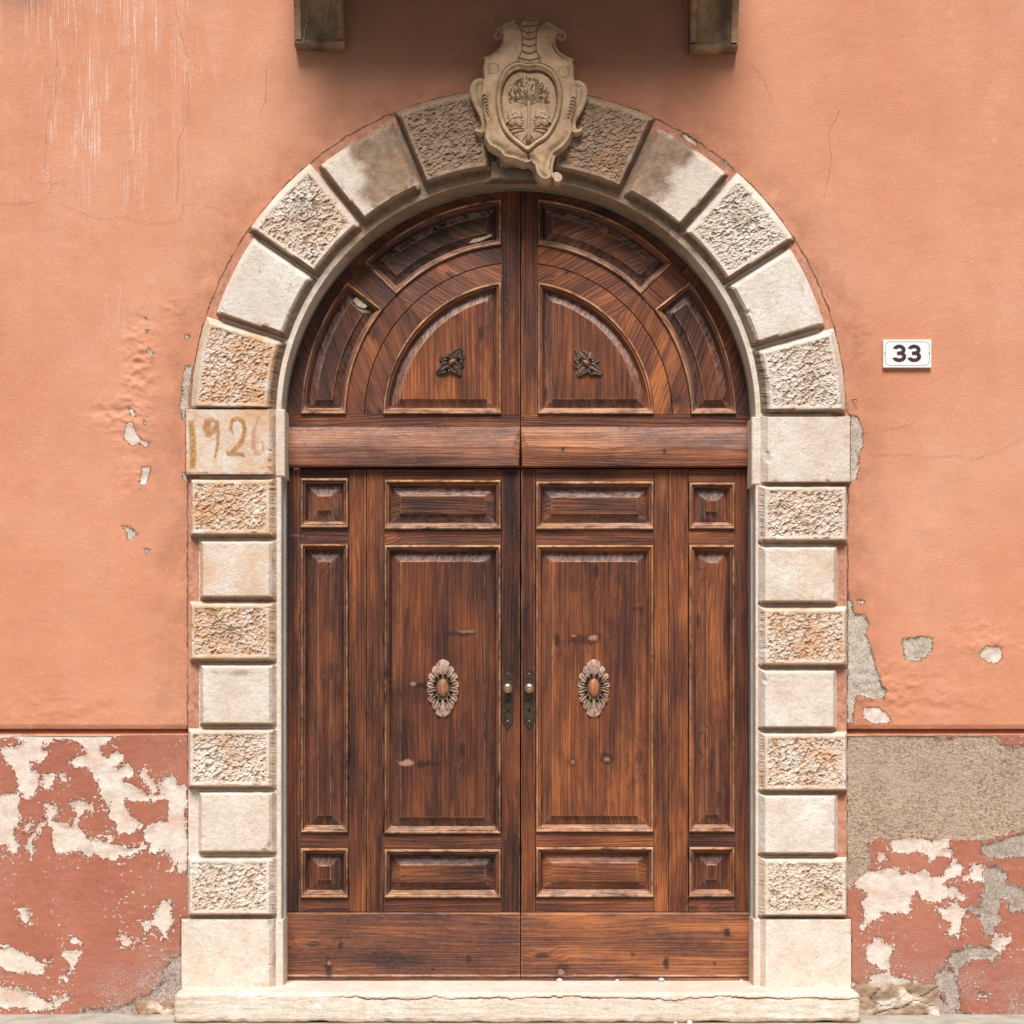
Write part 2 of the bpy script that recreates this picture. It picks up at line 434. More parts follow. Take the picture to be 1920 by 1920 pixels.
def mat_wood():
    m = M('weathered_wood', 0.5, 0.35)
    g = m.attr('grain', 'Vector')            # x across the grain, y along it, z piece seed (metres)
    warp = m.noise(m.sc(g, 7, 0.75, 1), 1.0, 3, 0.45)
    sx = m.N('SeparateXYZ'); m.L(g, sx.inputs[0])
    # knots
    kn = m.N('TexVoronoi', voronoi_dimensions='2D'); m.L(m.sc(g, 6.5, 2.6, 1), kn.inputs['Vector']); kn.inputs['Scale'].default_value = 1.0
    kd = kn.outputs['Distance']
    sepc = m.N('SeparateColor'); m.L(kn.outputs['Color'], sepc.inputs[0])
    on = m.rng(sepc.outputs[0], 0.66, 0.70)
    kk = m.ma('MULTIPLY', m.rng(kd, 0.10, 0.045), on)
    kh = m.ma('MULTIPLY', m.rng(kd, 0.30, 0.06, 0, 1, True), on)
    ringv = m.ma('ADD', m.ma('MULTIPLY', m.ma('ADD', sx.outputs[0], m.ma('MULTIPLY', kh, 0.028)), 62.0), m.ma('MULTIPLY', warp, 11.0))
    ring = m.ma('FRACT', ringv)
    late = m.rng(ring, 0.55, 0.97, 0.0, 1.0)
    late = m.ma('MULTIPLY', late, m.rng(ring, 1.0, 0.96))
    fib = m.noise(m.sc(g, 520, 9, 1), 1.0, 3, 0.7)
    fib2 = m.noise(m.sc(g, 120, 1.3, 1), 1.0, 4, 0.65)
    blot = m.noise(m.sc(g, 10, 2.0, 1), 1.0, 4, 0.6)
    big = m.noise(m.sc(g, 3.0, 1.2, 1), 1.0, 3, 0.5)
    v = m.ma('ADD', m.ma('MULTIPLY', blot, 0.62), m.ma('ADD', m.ma('MULTIPLY', fib2, 0.42), m.ma('MULTIPLY', big, 0.30)))
    v = m.ma('ADD', v, m.ma('MULTIPLY', fib, 0.30))
    v = m.ma('SUBTRACT', v, 0.112)
    v = m.ma('SUBTRACT', v, m.ma('MULTIPLY', late, 0.055))
    v = m.ma('ADD', v, m.ma('ADD', m.attr('tone'), m.ma('MULTIPLY', kh, 0.05)))
    c = m.ramp(v, [(0.48, (0.012, 0.0052, 0.0045)), (0.57, (0.036, 0.0120, 0.0082)), (0.68, (0.088, 0.0270, 0.0145)),
                   (0.80, (0.185, 0.056, 0.0220)), (0.93, (0.42, 0.138, 0.042))])
    c = m.mix(m.ma('MULTIPLY', kk, 0.8), c, (0.020, 0.010, 0.008))
    wp = m.ma('MULTIPLY', m.rng(m.noise(m.sc(g, 7, 1.8, 1), 1.0, 3, 0.55), 0.54, 0.72), m.rng(fib2, 0.36, 0.62, 0.15, 1.0))
    c = m.mix(m.ma('MULTIPLY', wp, 0.70), c, m.mix(m.rng(fib, 0.35, 0.65), (0.20, 0.055, 0.020), (0.55, 0.185, 0.050)))
    c = m.mix(m.ma('MULTIPLY', m.rng(m.noise(m.sc(g, 14, 7, 1), 1.0, 5, 0.65), 0.54, 0.70), 0.50), c, (0.032, 0.012, 0.012))
    # bare pale wood on rubbed arrises, and light painted on the mouldings
    w = m.ma('MULTIPLY', m.attr('wear_light'), m.rng(m.noise(m.sc(g, 30, 9, 1), 1.0, 5, 0.75), 0.36, 0.60))
    c = m.mix(m.ma('MULTIPLY', w, 0.9), c, m.mix(m.rng(big, 0.4, 0.6), (0.78, 0.43, 0.27), (0.66, 0.34, 0.15)))
    # greyed, lime-washed dust
    du = m.ma('MULTIPLY', m.attr('dust'), m.rng(m.noise(m.sc(g, 70, 30, 1), 1.0, 5, 0.75), 0.40, 0.66))
    c = m.mix(m.ma('MULTIPLY', du, 0.66, clamp=True), c, (0.40, 0.32, 0.295))
    c = m.mix(m.attr('darken'), c, (0.012, 0.007, 0.006))
    scr = m.rng(m.noise(m.sc(g, 300, 5, 1), 1.0, 2, 0.6), 0.70, 0.76)
    c = m.mix(m.ma('MULTIPLY', scr, 0.35), c, (0.42, 0.24, 0.14))
    fl = m.ma('MULTIPLY', m.rng(m.noise(m.sc(g, 230, 60, 1), 1.0, 2, 0.7), 0.66, 0.74), m.rng(m.noise(m.sc(g, 12, 5, 1), 1.0, 3, 0.6), 0.45, 0.65))
    c = m.mix(m.ma('MULTIPLY', fl, 0.5), c, (0.46, 0.30, 0.22))
    pos = m.N('NewGeometry').outputs['Position']; jn = m.noise(pos, 45, 4, 0.7)
    for (px, py, rx, ry, kind, st) in SCARS:
        x, z = W(px, py, 0.125)
        dv = m.sc(pos, 500.0 / rx, 0.0, 500.0 / ry, (-x * 500.0 / rx, 0, -z * 500.0 / ry))
        ln = m.N('VectorMath', operation='LENGTH'); m.L(dv, ln.inputs[0])
        dd = m.ma('ADD', ln.outputs['Value'], m.ma('MULTIPLY', m.ma('SUBTRACT', jn, 0.5), 2.2))
        mk = m.ma('MULTIPLY', m.rng(dd, 1.0, 0.35, 0.0, 1.0, True), st)
        c = m.mix(mk, c, (0.44, 0.23, 0.175) if kind else (0.016, 0.008, 0.008))
    h = m.ma('ADD', m.ma('MULTIPLY', fib, 0.7), m.ma('ADD', m.ma('MULTIPLY', fib2, 0.8), m.ma('MULTIPLY', late, 0.6)))
    nb = m.bump(h, 0.0022, 0.9)
    return m.done(c, nb, m.rng(blot, 0.3, 0.7, 0.60, 0.40))

def mat_simple(name, ca, cb, scale=20, rough=0.6, spec=0.4, metal=0.0, bump=0.001, bscale=80):
    m = M(name, rough, spec)
    c = m.mix(m.rng(m.noise(m.co, scale, 5, 0.65), 0.35, 0.65), ca, cb)
    m.b.inputs['Metallic'].default_value = metal
    return m.done(c, m.bump(m.noise(m.co, bscale, 4, 0.6), bump, 0.8))

def mat_carved():
    """aged sandstone for the coat of arms: dark in the cuts, pale on rubbed edges"""
    m = M('carved_sandstone', 0.85, 0.2)
    co = m.co
    c = m.mix(m.rng(m.noise(co, 14, 5, 0.6), 0.35, 0.65), (0.41, 0.260, 0.152), (0.59, 0.415, 0.260))
    c = m.mix(m.rng(m.noise(co, 6, 4, 0.6), 0.55, 0.72, 0, 0.7), c, (0.36, 0.185, 0.075))
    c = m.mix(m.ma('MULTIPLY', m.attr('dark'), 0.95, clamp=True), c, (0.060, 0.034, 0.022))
    c = m.mix(m.rng(m.noise(co, 34, 5, 0.75), 0.54, 0.68, 0, 0.45), c, (0.15, 0.085, 0.05))
    w = m.ma('MULTIPLY', m.attr('wear_light'), m.rng(m.noise(co, 40, 4, 0.7), 0.40, 0.60))
    c = m.mix(m.ma('MULTIPLY', w, 0.8), c, (0.68, 0.56, 0.44))
    f = m.noise(co, 260, 4, 0.7)
    c = m.mix(m.rng(f, 0.3, 0.65, 0.4, 0.0), c, (0.15, 0.09, 0.055))
    return m.done(c, m.bump(m.ma('ADD', f, m.noise(co, 60, 4, 0.6)), 0.002, 0.7))

def mat_ornament():
    m = M('carved_wood_worn', 0.6, 0.3)
    g = m.attr('grain', 'Vector')
    f = m.noise(m.sc(g, 330, 30, 1), 1.0, 4, 0.7); n = m.noise(m.co, 60, 4, 0.6)
    c = m.ramp(m.ma('ADD', m.ma('MULTIPLY', f, 0.5), m.ma('MULTIPLY', n, 0.5)), [(0.34, (0.13, 0.065, 0.042)), (0.48, (0.40, 0.235, 0.160)), (0.62, (0.68, 0.49, 0.385))])
    c = m.mix(m.ma('MULTIPLY', m.attr('wear_light'), m.rng(n, 0.35, 0.6)), c, (0.85, 0.66, 0.54))
    c = m.mix(m.attr('darken'), c, m.mix(m.attr('deep'), (0.06, 0.026, 0.016), (0.035, 0.018, 0.013)))
    return m.done(c, m.bump(f, 0.0012, 0.8))
ORN = mat_ornament()
WALL = mat_wall(False); PLINTH = mat_wall(True); STONE = mat_stone(); WOOD = mat_wood(); CARVED = mat_carved()
MARBLE = mat_stone('threshold_marble', (0.62, 0.55, 0.465), (0.78, 0.735, 0.665))
BRKT = mat_stone('sooty_stone', (0.105, 0.060, 0.028), (0.235, 0.15, 0.075))
BRONZE = mat_simple('tarnished_bronze', (0.055, 0.038, 0.026), (0.13, 0.098, 0.066), 60, 0.42, 0.5, 0.85)
BRASS = mat_simple('worn_brass', (0.32, 0.20, 0.12), (0.52, 0.37, 0.25), 70, 0.35, 0.5, 0.85)
STEEL = mat_simple('painted_steel', (0.36, 0.40, 0.385), (0.50, 0.54, 0.52), 15, 0.5)
BLACK = mat_simple('dark_void', (0.006, 0.005, 0.004), (0.01, 0.008, 0.007), 5, 0.9, 0.1)
ENAMEL = mat_simple('white_enamel', (0.74, 0.74, 0.73), (0.80, 0.80, 0.79), 8, 0.22, 0.5, 0, 0.0003, 20)
INK = mat_simple('dark_enamel', (0.035, 0.014, 0.018), (0.06, 0.02, 0.03), 60, 0.4, 0.5, 0, 0.0003)
LINE = mat_simple('grey_enamel_line', (0.16, 0.17, 0.18), (0.24, 0.25, 0.26), 60, 0.4, 0.5, 0, 0.0003)
RUST = mat_simple('rusty_iron', (0.07, 0.03, 0.02), (0.16, 0.07, 0.04), 90, 0.8)
CRACK = mat_simple('crack_shadow', (0.30, 0.11, 0.06), (0.20, 0.075, 0.04), 50, 0.95, 0.1)
PALE = mat_simple('pale_scrap', (0.72, 0.66, 0.62), (0.82, 0.80, 0.78), 60, 0.6)
PAVE = mat_simple('pavement_stone', (0.30, 0.27, 0.225), (0.46, 0.43, 0.37), 9, 0.85, 0.2, 0, 0.003, 60)
ROAD = mat_simple('road_surface', (0.10, 0.095, 0.09), (0.16, 0.15, 0.14), 7, 0.9, 0.2, 0, 0.003, 90)

# ------------------------------------------------------------------ ground
def sheet(name, x0, x1, y0, y1, z, mat, n=2):
    V = [(x0, y0, z), (x1, y0, z), (x1, y1, z), (x0, y1, z)]
    return tag(mesh_obj(name, V, [(0, 1, 2, 3)], mat), kind='structure')
sheet('road', -150, 150, -150, -2.2, -0.10, ROAD)
pv = box('pavement', -150, 150, -2.2, 0.5, -0.3, 0.0, PAVE, bev=0.012)
tag(pv, kind='structure')

# ------------------------------------------------------------------ the house wall with its peeling paint
CX, CY = 972.0, 781.0
def arc(cx, cy, r, a0, a1, n):
    return [(cx + r * math.cos(math.radians(a0 + (a1 - a0) * i / n)), cy - r * math.sin(math.radians(a0 + (a1 - a0) * i / n))) for i in range(n + 1)]
# outline of the whole stone portal, photograph pixels on the wall plane, clockwise from bottom left
PORTAL = [(340, 1860), (340, 1722), (353, 1720), (353, 896), (349, 893), (349, 767)] + \
         arc(CX, CY, 614, 179, 1, 60) + [(1593, 781), (1593, 908), (1588, 912), (1588, 1720), (1596, 1724), (1596, 1860)]
PORTALW = Wa(PORTAL)

def Z(P, s, ox, oy): return [(ox + x / s, oy + y / s) for x, y in P]
z1 = lambda P: Z(P, 3.2, 0, 1320)
z2 = lambda P: Z(P, 3.2, 1560, 1320)
z3 = lambda P: Z(P, 2.594, 1560, 600)
z6 = lambda P: Z(P, 3.84, 100, 560)
LOW = [  # (kind, polygon): 0 white skim, 1 grey render, 2 bare aggregate
 (0, z1([(-60,178),(120,178),(330,172),(600,166),(790,170),(700,188),(632,215),(600,270),(604,300),(640,325),(682,292),(720,312),(712,352),(640,378),(650,408),(700,400),(760,368),(800,420),(770,440),(720,432),(735,480),(800,512),(890,552),(1000,545),(990,562),(880,574),(810,577),(750,570),(740,620),(790,680),(840,742),(800,765),(710,780),(690,720),(640,660),(655,590),(610,540),(580,470),(560,420),(500,380),(440,365),(405,345),(450,320),(510,300),(528,270),(480,225),(400,205),(330,205),(310,225),(240,255),(250,285),(290,290),(260,330),(250,358),(190,345),(170,362),(215,420),(225,470),(190,530),(160,570),(120,530),(100,590),(110,640),(105,700),(75,740),(75,800),(105,855),(75,885),(0,850),(-60,850),(-60,540),(60,545),(110,530),(95,440),(70,380),(30,330),(15,280),(30,250),(100,262),(135,240),(140,208),(60,200),(-60,205)])),
 (0, z1([(945,490),(1000,440),(1040,445),(1060,490),(1110,505),(1115,800),(1110,1010),(1070,1020),(1050,970),(1030,1010),(1015,930),(985,880),(900,880),(890,830),(855,790),(880,760),(920,730),(990,700),(1020,640),(1010,580),(990,545),(950,525)])),
 (0, z1([(820,392),(860,395),(905,450),(945,525),(915,548),(880,480),(825,430)])),
 (0, z1([(430,600),(550,600),(550,640),(500,640),(460,690),(450,730),(490,760),(510,800),(600,830),(680,842),(760,880),(850,850),(870,862),(770,905),(740,922),(680,930),(600,915),(480,905),(400,880),(330,890),(320,830),(315,760),(280,725),(240,740),(190,810),(180,900),(150,850),(190,770),(250,700),(280,610),(320,600),(335,650),(320,700),(370,730),(430,740),(460,660),(430,625)])),
 (0, z1([(110,705),(190,705),(150,775)])), (0, z1([(260,420),(325,430),(300,490),(260,505),(245,455)])),
 (0, z1([(360,432),(405,440),(390,465),(360,462)])), (0, z1([(620,780),(670,810),(680,842),(650,830)])),
 (0, z1([(120,1235),(150,1240),(175,1300),(160,1320),(128,1280)])),
 (0, z1([(950,1195),(990,1185),(1030,1220),(1040,1290),(1000,1405),(970,1400),(930,1310),(925,1270)])),
 (0, z1([(860,1320),(895,1330),(872,1400),(840,1430),(850,1370)])), (0, z1([(705,1375),(750,1385),(780,1410),(770,1455),(730,1440)])),
 (0, z1([(412,1405),(450,1398),(482,1430),(430,1442)])), (0, z1([(380,1490),(480,1495),(460,1550),(440,1600),(390,1670),(340,1660),(420,1590),(420,1550),(380,1530)])),
 (0, z1([(250,1530),(310,1530),(300,1570),(260,1562)])), (0, z1([(-40,1460),(100,1480),(200,1520),(250,1570),(270,1620),(180,1615),(60,1600),(-40,1580)])),
 (0, z1([(-40,1690),(100,1720),(200,1750),(300,1800),(310,1832),(200,1842),(80,1828),(-40,1820)])), (0, z1([(320,1780),(415,1750),(400,1790),(320,1822)])),
 (1, z1([(1020,1540),(1090,1500),(1095,1700),(1035,1765),(1000,1850),(940,1960),(440,1960),(440,1880),(520,1830),(640,1850),(800,1790),(900,1740),(990,1650),(985,1600)])),
 (2, z2([(80,183),(330,186),(620,190),(640,212),(700,215),(780,190),(985,195),(1000,230),(1060,255),(1200,250),(1200,770),(900,800),(830,820),(700,800),(600,812),(480,790),(370,812),(290,800),(210,830),(215,900),(240,960),(200,1020),(110,1100),(80,1100)])),
 (0, z2([(370,820),(480,805),(700,822),(690,860),(640,882),(700,880),(730,880),(720,905),(660,925),(610,932),(560,900),(530,880),(460,890),(400,892),(355,860)])),
 (0, z2([(285,905),(310,900),(340,930),(300,968),(275,950)])),
 (0, z2([(120,1080),(190,1130),(215,1140),(190,1180),(200,1260),(190,1342),(270,1290),(330,1260),(400,1240),(470,1265),(500,1130),(520,1120),(550,1180),(620,1200),(680,1160),(790,1165),(760,1110),(660,1080),(700,1060),(770,1030),(780,970),(740,950),(690,990),(670,1030),(600,1036),(560,1010),(420,1022),(400,990),(330,980),(310,1005),(230,1000),(200,1020)])),
 (0, z2([(790,1052),(830,1010),(860,948),(910,990),(915,1062),(850,1055)])),
 (1, z2([(915,990),(990,975),(1060,1020),(1060,1080),(1200,1130),(1200,1230),(1080,1232),(1060,1170),(1010,1180),(1000,1260),(1020,1290),(960,1382),(930,1380),(900,1310),(840,1235),(900,1220),(915,1120)])),
 (1, z2([(905,860),(1200,760),(1200,900),(960,932),(905,910)])),
 (0, z2([(640,1215),(700,1230),(740,1210),(790,1240),(790,1290),(770,1340),(780,1402),(740,1390),(690,1390),(720,1310),(650,1270)])),
 (1, z2([(720,1490),(830,1460),(960,1460),(1015,1510),(960,1537),(850,1530),(780,1570),(750,1602),(720,1560),(700,1540)])),
 (0, z2([(950,1450),(1000,1400),(1070,1410),(1040,1450),(1000,1480)])),
 (1, z2([(640,1620),(690,1580),(740,1600),(750,1680),(780,1780),(760,1842),(700,1830),(690,1740),(640,1700)])),
 (0, z2([(215,1455),(280,1400),(330,1440),(360,1460),(350,1540),(340,1592),(270,1580),(215,1540)])),
 (0, z2([(240,1620),(340,1640),(430,1640),(480,1690),(620,1690),(640,1740),(500,1722),(380,1732),(260,1740),(200,1700)])),
 (1, z2([(110,1640),(200,1725),(300,1745),(450,1755),(640,1745),(700,1805),(760,1850),(900,1880),(1200,1885),(1200,1960),(80,1960),(80,1640)])),
 (0, z2([(868,1708),(960,1760),(930,1782),(890,1770)])),
]
UP = [
 (1, z3([(92,462),(125,468),(150,550),(152,610),(130,650),(130,720),(118,772),(86,795),(86,560)])),
 (1, z3([(70,1335),(100,1380),(110,1432),(160,1435),(178,1480),(165,1530),(190,1602),(212,1680),(240,1780),(268,1802),(250,1842),(190,1842),(120,1820),(100,1960),(70,1960)])),
 (1, z3([(345,1552),(410,1546),(430,1538),(488,1545),(488,1610),(460,1632),(420,1662),(358,1650),(350,1610)])),
 (0, z3([(725,1612),(750,1588),(820,1590),(832,1640),(800,1670),(760,1667),(718,1635)])),
 (0, z2([(185,28),(260,15),(330,55),(360,108),(250,122),(190,84)])), (0, z3([(120,1362),(160,1365),(150,1378),(125,1375)])),
 (0, z6([(503,985),(530,905),(572,878),(590,960),(632,1012),(692,1040),(668,1068),(620,1040),(570,1062),(518,1012)])),
 (0, z6([(638,1212),(697,1212),(690,1270),(672,1335),(625,1338)])), (1, z6([(496,1636),(552,1643),(604,1690),(570,1728),(533,1728),(528,1680)])),
 (1, z6([(650,1798),(692,1808),(670,1838)])), (0, z6([(543,793),(577,790),(592,840),(558,852)])),
 (1, z6([(948,490),(1003,478),(990,562),(975,702),(962,905),(933,862),(912,762),(930,700),(928,600)])),
 (1, z6([(925,1248),(958,1260),(988,1322),(972,1335),(932,1290)])), (0, z6([(646,878),(678,888),(658,908)])), (0, z6([(688,358),(718,388),(712,424),(684,385)])),
 (0, z6([(655,130),(680,150),(670,160)])), (0, z6([(662,225),(692,228),(686,245),(660,240)])), (1, z6([(945,262),(988,265),(975,288),(950,282)])),
 (0, Z([(920,268),(950,262),(1015,318),(1000,332),(955,300)], 2.909, 960, 160)), (0, Z([(1140,405),(1160,410),(1180,430),(1160,432)], 2.909, 960, 160)),
]
HOLE = Wa([(355, 1990), (355, 782)] + arc(CX, CY, 600, 180, 0, 60) + [(1583, 782), (1583, 1990)])

def wall_grid(px0, px1, py0, py1, step, y0, patches, lower):
    nx = int((px1 - px0) / step) + 1; ny = int((py1 - py0) / step) + 1
    xs = np.linspace(px0, px1, nx); ys = np.linspace(py1, py0, ny)
    X, Y = np.meshgrid(xs, ys, indexing='ij')
    P = np.stack([X.ravel(), Y.ravel()], 1)
    Wp = Wa(P)
    peel = np.full(len(P), -0.04); kind = np.zeros(len(P))
    for kd, poly in patches:
        q = np.array(poly, float); m = 22
        sel = (P[:, 0] > q[:, 0].min() - m) & (P[:, 0] < q[:, 0].max() + m) & (P[:, 1] > q[:, 1].min() - m) & (P[:, 1] < q[:, 1].max() + m)
        if not sel.any(): continue
        d = sdf(P[sel], q) * 0.002
        old = peel[sel]; kk = kind[sel]
        win = d > np.maximum(old, -0.03)
        kk[win] = kd; kind[sel] = kk
        peel[sel] = np.maximum(old, np.clip(d, -0.04, 0.04))
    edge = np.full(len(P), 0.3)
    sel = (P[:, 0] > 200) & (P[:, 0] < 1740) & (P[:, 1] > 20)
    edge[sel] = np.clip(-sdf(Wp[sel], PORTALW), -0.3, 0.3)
    x, z = Wp[:, 0], Wp[:, 1]
    near = sstep(0.0, 0.05, edge)
    h = 0.0035 * fbm(x * 1.6, z * 1.6, 3, 11) + 0.0012 * fbm(x * 9, z * 9, 3, 21)
    # blistered zones
    def blob(cx, cy, rx, ry): return np.exp(-(((P[:, 0] - cx) / rx) ** 2 + ((P[:, 1] - cy) / ry) ** 2))
    if not lower:
        bl = 1.3 * blob(262, 690, 30, 85) + 1.1 * blob(215, 780, 50, 30) + 0.6 * blob(255, 880, 40, 50) + 0.7 * blob(325, 585, 22, 30) + 0.5 * blob(1600, 640, 30, 60) + \
            0.7 * blob(1840, 1200, 70, 35) + 0.8 * blob(1640, 1290, 90, 60) + 0.4 * blob(1760, 1310, 120, 40) + 0.35 * blob(100, 1330, 140, 40)
        rdg = 1 - np.abs(fbm(x * 11, z * 16, 3, 31)) * 2.6
        h = h + np.clip(bl, 0, 1.2) * (0.009 * fbm(x * 13, z * 17, 4, 41) + 0.005 * np.clip(rdg, 0, 1) ** 2)
    else:
        h = h + 0.0022 * fbm(x * 5, z * 5, 4, 51) + 0.0012 * fbm(x * 28, z * 40, 3, 61)
    yv = y0 - h * near
    yv = yv + 0.0028 * sstep(-0.002, 0.004, peel) * np.where(kind > 0.5, 1.6, 1.0)
    yv = np.where(edge < 0.002, np.maximum(yv, y0 + 0.001), yv)
    # thickness at the seam between wall and plinth
    if not lower:
        zs = ZC + (HY - 1364) * 0.002
        drop = sstep(zs + 0.010, zs - 0.002, z)
        yv = yv + drop * 0.006
    painted_shade = np.exp(-np.clip((P[:, 1] - 40) / 150.0, 0, 9) ** 2) * sstep(520, 660, P[:, 0]) * sstep(1420, 1290, P[:, 0])  # balcony shadow between the brackets, painted as a fading mask
    painted_shade = painted_shade + 0.8 * blob(45, -10, 45, 35)  # plus a painted shadow spot in the top left corner
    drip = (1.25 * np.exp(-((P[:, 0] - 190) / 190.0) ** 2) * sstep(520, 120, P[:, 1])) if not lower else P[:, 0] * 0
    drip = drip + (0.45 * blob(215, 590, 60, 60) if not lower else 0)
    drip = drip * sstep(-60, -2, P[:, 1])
    A = {'peel': peel, 'kindv': kind, 'edge': edge, 'painted_shade': np.clip(painted_shade, 0, 1), 'drip': np.clip(drip, 0, 1)}
    if lower:
        A['splash'] = sstep(1740, 1900, P[:, 1] + 60 * pn(x * 3, z * 3, 5)) * np.where(P[:, 0] < 900, sstep(100, 300, P[:, 0]), 0.6)
    V = np.stack([x, yv, z], 1)
    keepv = sdf(Wp, HOLE) < 0
    kv = keepv.reshape(nx, ny)
    keep = kv[:-1, :-1] | kv[1:, :-1] | kv[:-1, 1:] | kv[1:, 1:]
    F = grid_faces(nx, ny, keep)
    V, F, A = compact(V, F, A)
    return V, F[:, ::-1], A

house = thing('house_wall', 'salmon plastered house wall around the doorway with peeling red plinth', 'wall', (0, 0, 0))
LEDGE = 1366.0
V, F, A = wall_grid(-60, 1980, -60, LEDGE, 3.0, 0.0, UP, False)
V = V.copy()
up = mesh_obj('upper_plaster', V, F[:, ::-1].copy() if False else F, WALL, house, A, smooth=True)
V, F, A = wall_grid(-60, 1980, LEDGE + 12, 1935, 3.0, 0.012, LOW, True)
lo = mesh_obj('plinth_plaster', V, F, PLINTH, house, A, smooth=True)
# the sloping fillet between the upper coat and the plinth, and the underside of the upper coat
for (a, b) in ((-3500, -60), (-60, 354), (1587, 1980), (1980, 5400)):
    n = int((b - a) / 4) + 1 if b - a < 1000 else 60
    xs = np.linspace(a, b, n); rows = [(LEDGE, 0.004), (LEDGE + 0.6, 0.034), (LEDGE + 4, 0.034), (LEDGE + 5, 0.026), (LEDGE + 14, 0.0125)]
    Vs = []
    for i, xx in enumerate(xs):
        for r, (py, yy) in enumerate(rows):
            j = 1.1 * float(pn(xx * 0.05, r * 3.1, 77)) + 0.6 * float(pn(xx * 0.2, r * 1.7, 78))
            x, z = W(xx, py + (j if r < 4 else 0)); Vs.append((x, yy, z))
    nn = len(Vs)
    mesh_obj('ledge_fillet', np.array(Vs), grid_faces(n, len(rows))[:, ::-1], WALL, house,
             {'peel': np.full(nn, -0.04), 'kindv': np.zeros(nn), 'edge': np.full(nn, 0.3), 'painted_shade': np.zeros(nn), 'drip': np.zeros(nn)}, smooth=False)
# the wall goes on beyond the frame
def plain(x0, x1, z0, z1, y, mat, name):
    if x1 - x0 < 1e-6: return
    nn = 4
    mesh_obj(name, [(x0, y, z0), (x1, y, z0), (x1, y, z1), (x0, y, z1)], [(0, 1, 2, 3)], mat, house,
             {'peel': np.full(nn, -0.04), 'kindv': np.zeros(nn), 'edge': np.full(nn, 0.3), 'painted_shade': np.zeros(nn), 'drip': np.zeros(nn), 'splash': np.zeros(nn)})
xl, zt = W(-60, -60); xr, zl = W(1980, LEDGE); _, zp = W(0, LEDGE + 12)
plain(-9, xl, zl, 7.5, 0.0, WALL, 'outer_plaster'); plain(xr, 9, zl, 7.5, 0.0, WALL, 'outer_plaster')
plain(xl, xr, zt, 7.5, 0.0, WALL, 'outer_plaster')
plain(-9, xl, -0.1, zp, 0.012, PLINTH, 'outer_plinth'); plain(xr, 9, -0.1, zp, 0.012, PLINTH, 'outer_plinth')
mesh_obj('dark_interior', [(-3, 0.30, -0.2), (3, 0.30, -0.2), (3, 0.30, 6), (-3, 0.30, 6)], [(0, 1, 2, 3)], BLACK, house)

# hairline cracks: narrow ribbons lying in the plaster
def crack(pts, w=0.0011, y=-0.0042):
    P = []
    for (a, b) in zip(pts[:-1], pts[1:]):
        L = math.hypot(b[0] - a[0], b[1] - a[1]); n = max(2, int(L / 6))
        for i in range(n): P.append((a[0] + (b[0] - a[0]) * i / n, a[1] + (b[1] - a[1]) * i / n))
    P.append(pts[-1]); Vv = []; Ff = []
    for i, p in enumerate(P):
        j = random.uniform(-1.2, 1.2); k = random.uniform(-1.2, 1.2)
        x, z = W(p[0] + j, p[1] + k)
        q = P[min(i + 1, len(P) - 1)]; r = P[max(i - 1, 0)]
        d = Vector((q[0] - r[0], 0, -(q[1] - r[1]))).normalized(); nx_, nz_ = -d.z, d.x
        ww = w * random.uniform(0.3, 1.0) * (0.4 if i in (0, len(P) - 1) else 1)
        Vv += [(x - nx_ * ww / 2, y, z - nz_ * ww / 2), (x + nx_ * ww / 2, y, z + nz_ * ww / 2)]
        if i: Ff.append((2 * i - 2, 2 * i - 1, 2 * i + 1, 2 * i))
    mesh_obj('crack', Vv, Ff, CRACK, house)
z4 = lambda P: Z(P, 2.744, 0, 0)
for c in [z4([(290,60),(292,300),(285,520),(245,590),(235,660),(240,780),(232,930)]), z4([(900,20),(935,190),(970,300),(970,600),(915,730),(920,900),(910,1040)]),
          z4([(0,1045),(130,1052),(240,1025),(268,945),(350,948)]), z4([(300,1045),(400,1085),(500,1128),(640,1115),(700,1140),(830,1155),(930,1125),(945,1045),(1070,1052),(1190,1115)]),
          z3([(92,565),(150,552),(230,545),(300,525),(400,505)]), z3([(200,655),(370,655),(480,668),(600,660),(680,678),(800,640),(934,572)]),
          [(1405,115),(1432,150),(1448,190)], z4([(180,930),(230,945),(268,940)]), [(1575, 205), (1552, 250), (1560, 300), (1545, 370)], [(1555, 560), (1530, 500), (1500, 465)],
          [(500, 120), (498, 190), (488, 215)]]:
    crack(c)

# ------------------------------------------------------------------ stone portal
portal = thing('stone_portal', 'arched limestone door surround of alternating rough and smooth blocks', 'door surround', (W(972, 0)[0], 0, 0.11))

def lines(a, b, c0, c1, step, ref=1.0):
    """grid lines from a to b with two chamfer breaks; c0, c1 chamfer widths, ref px per unit"""
    L = abs(b - a) * ref; n = max(2, int((L - c0 - c1) / step))
    t = [0, 0, 0.5 * c0 / L] if c0 > 1 else [0, 0]
    t += list(np.linspace(c0 / L, 1 - c1 / L, n + 1))
    t += [1 - 0.5 * c1 / L, 1, 1] if c1 > 1 else [1, 1]
    ext = np.zeros(len(t)); ext[0] = 1; ext[-1] = 1
    return a + (b - a) * np.array(t), ext, np.array(t) * L

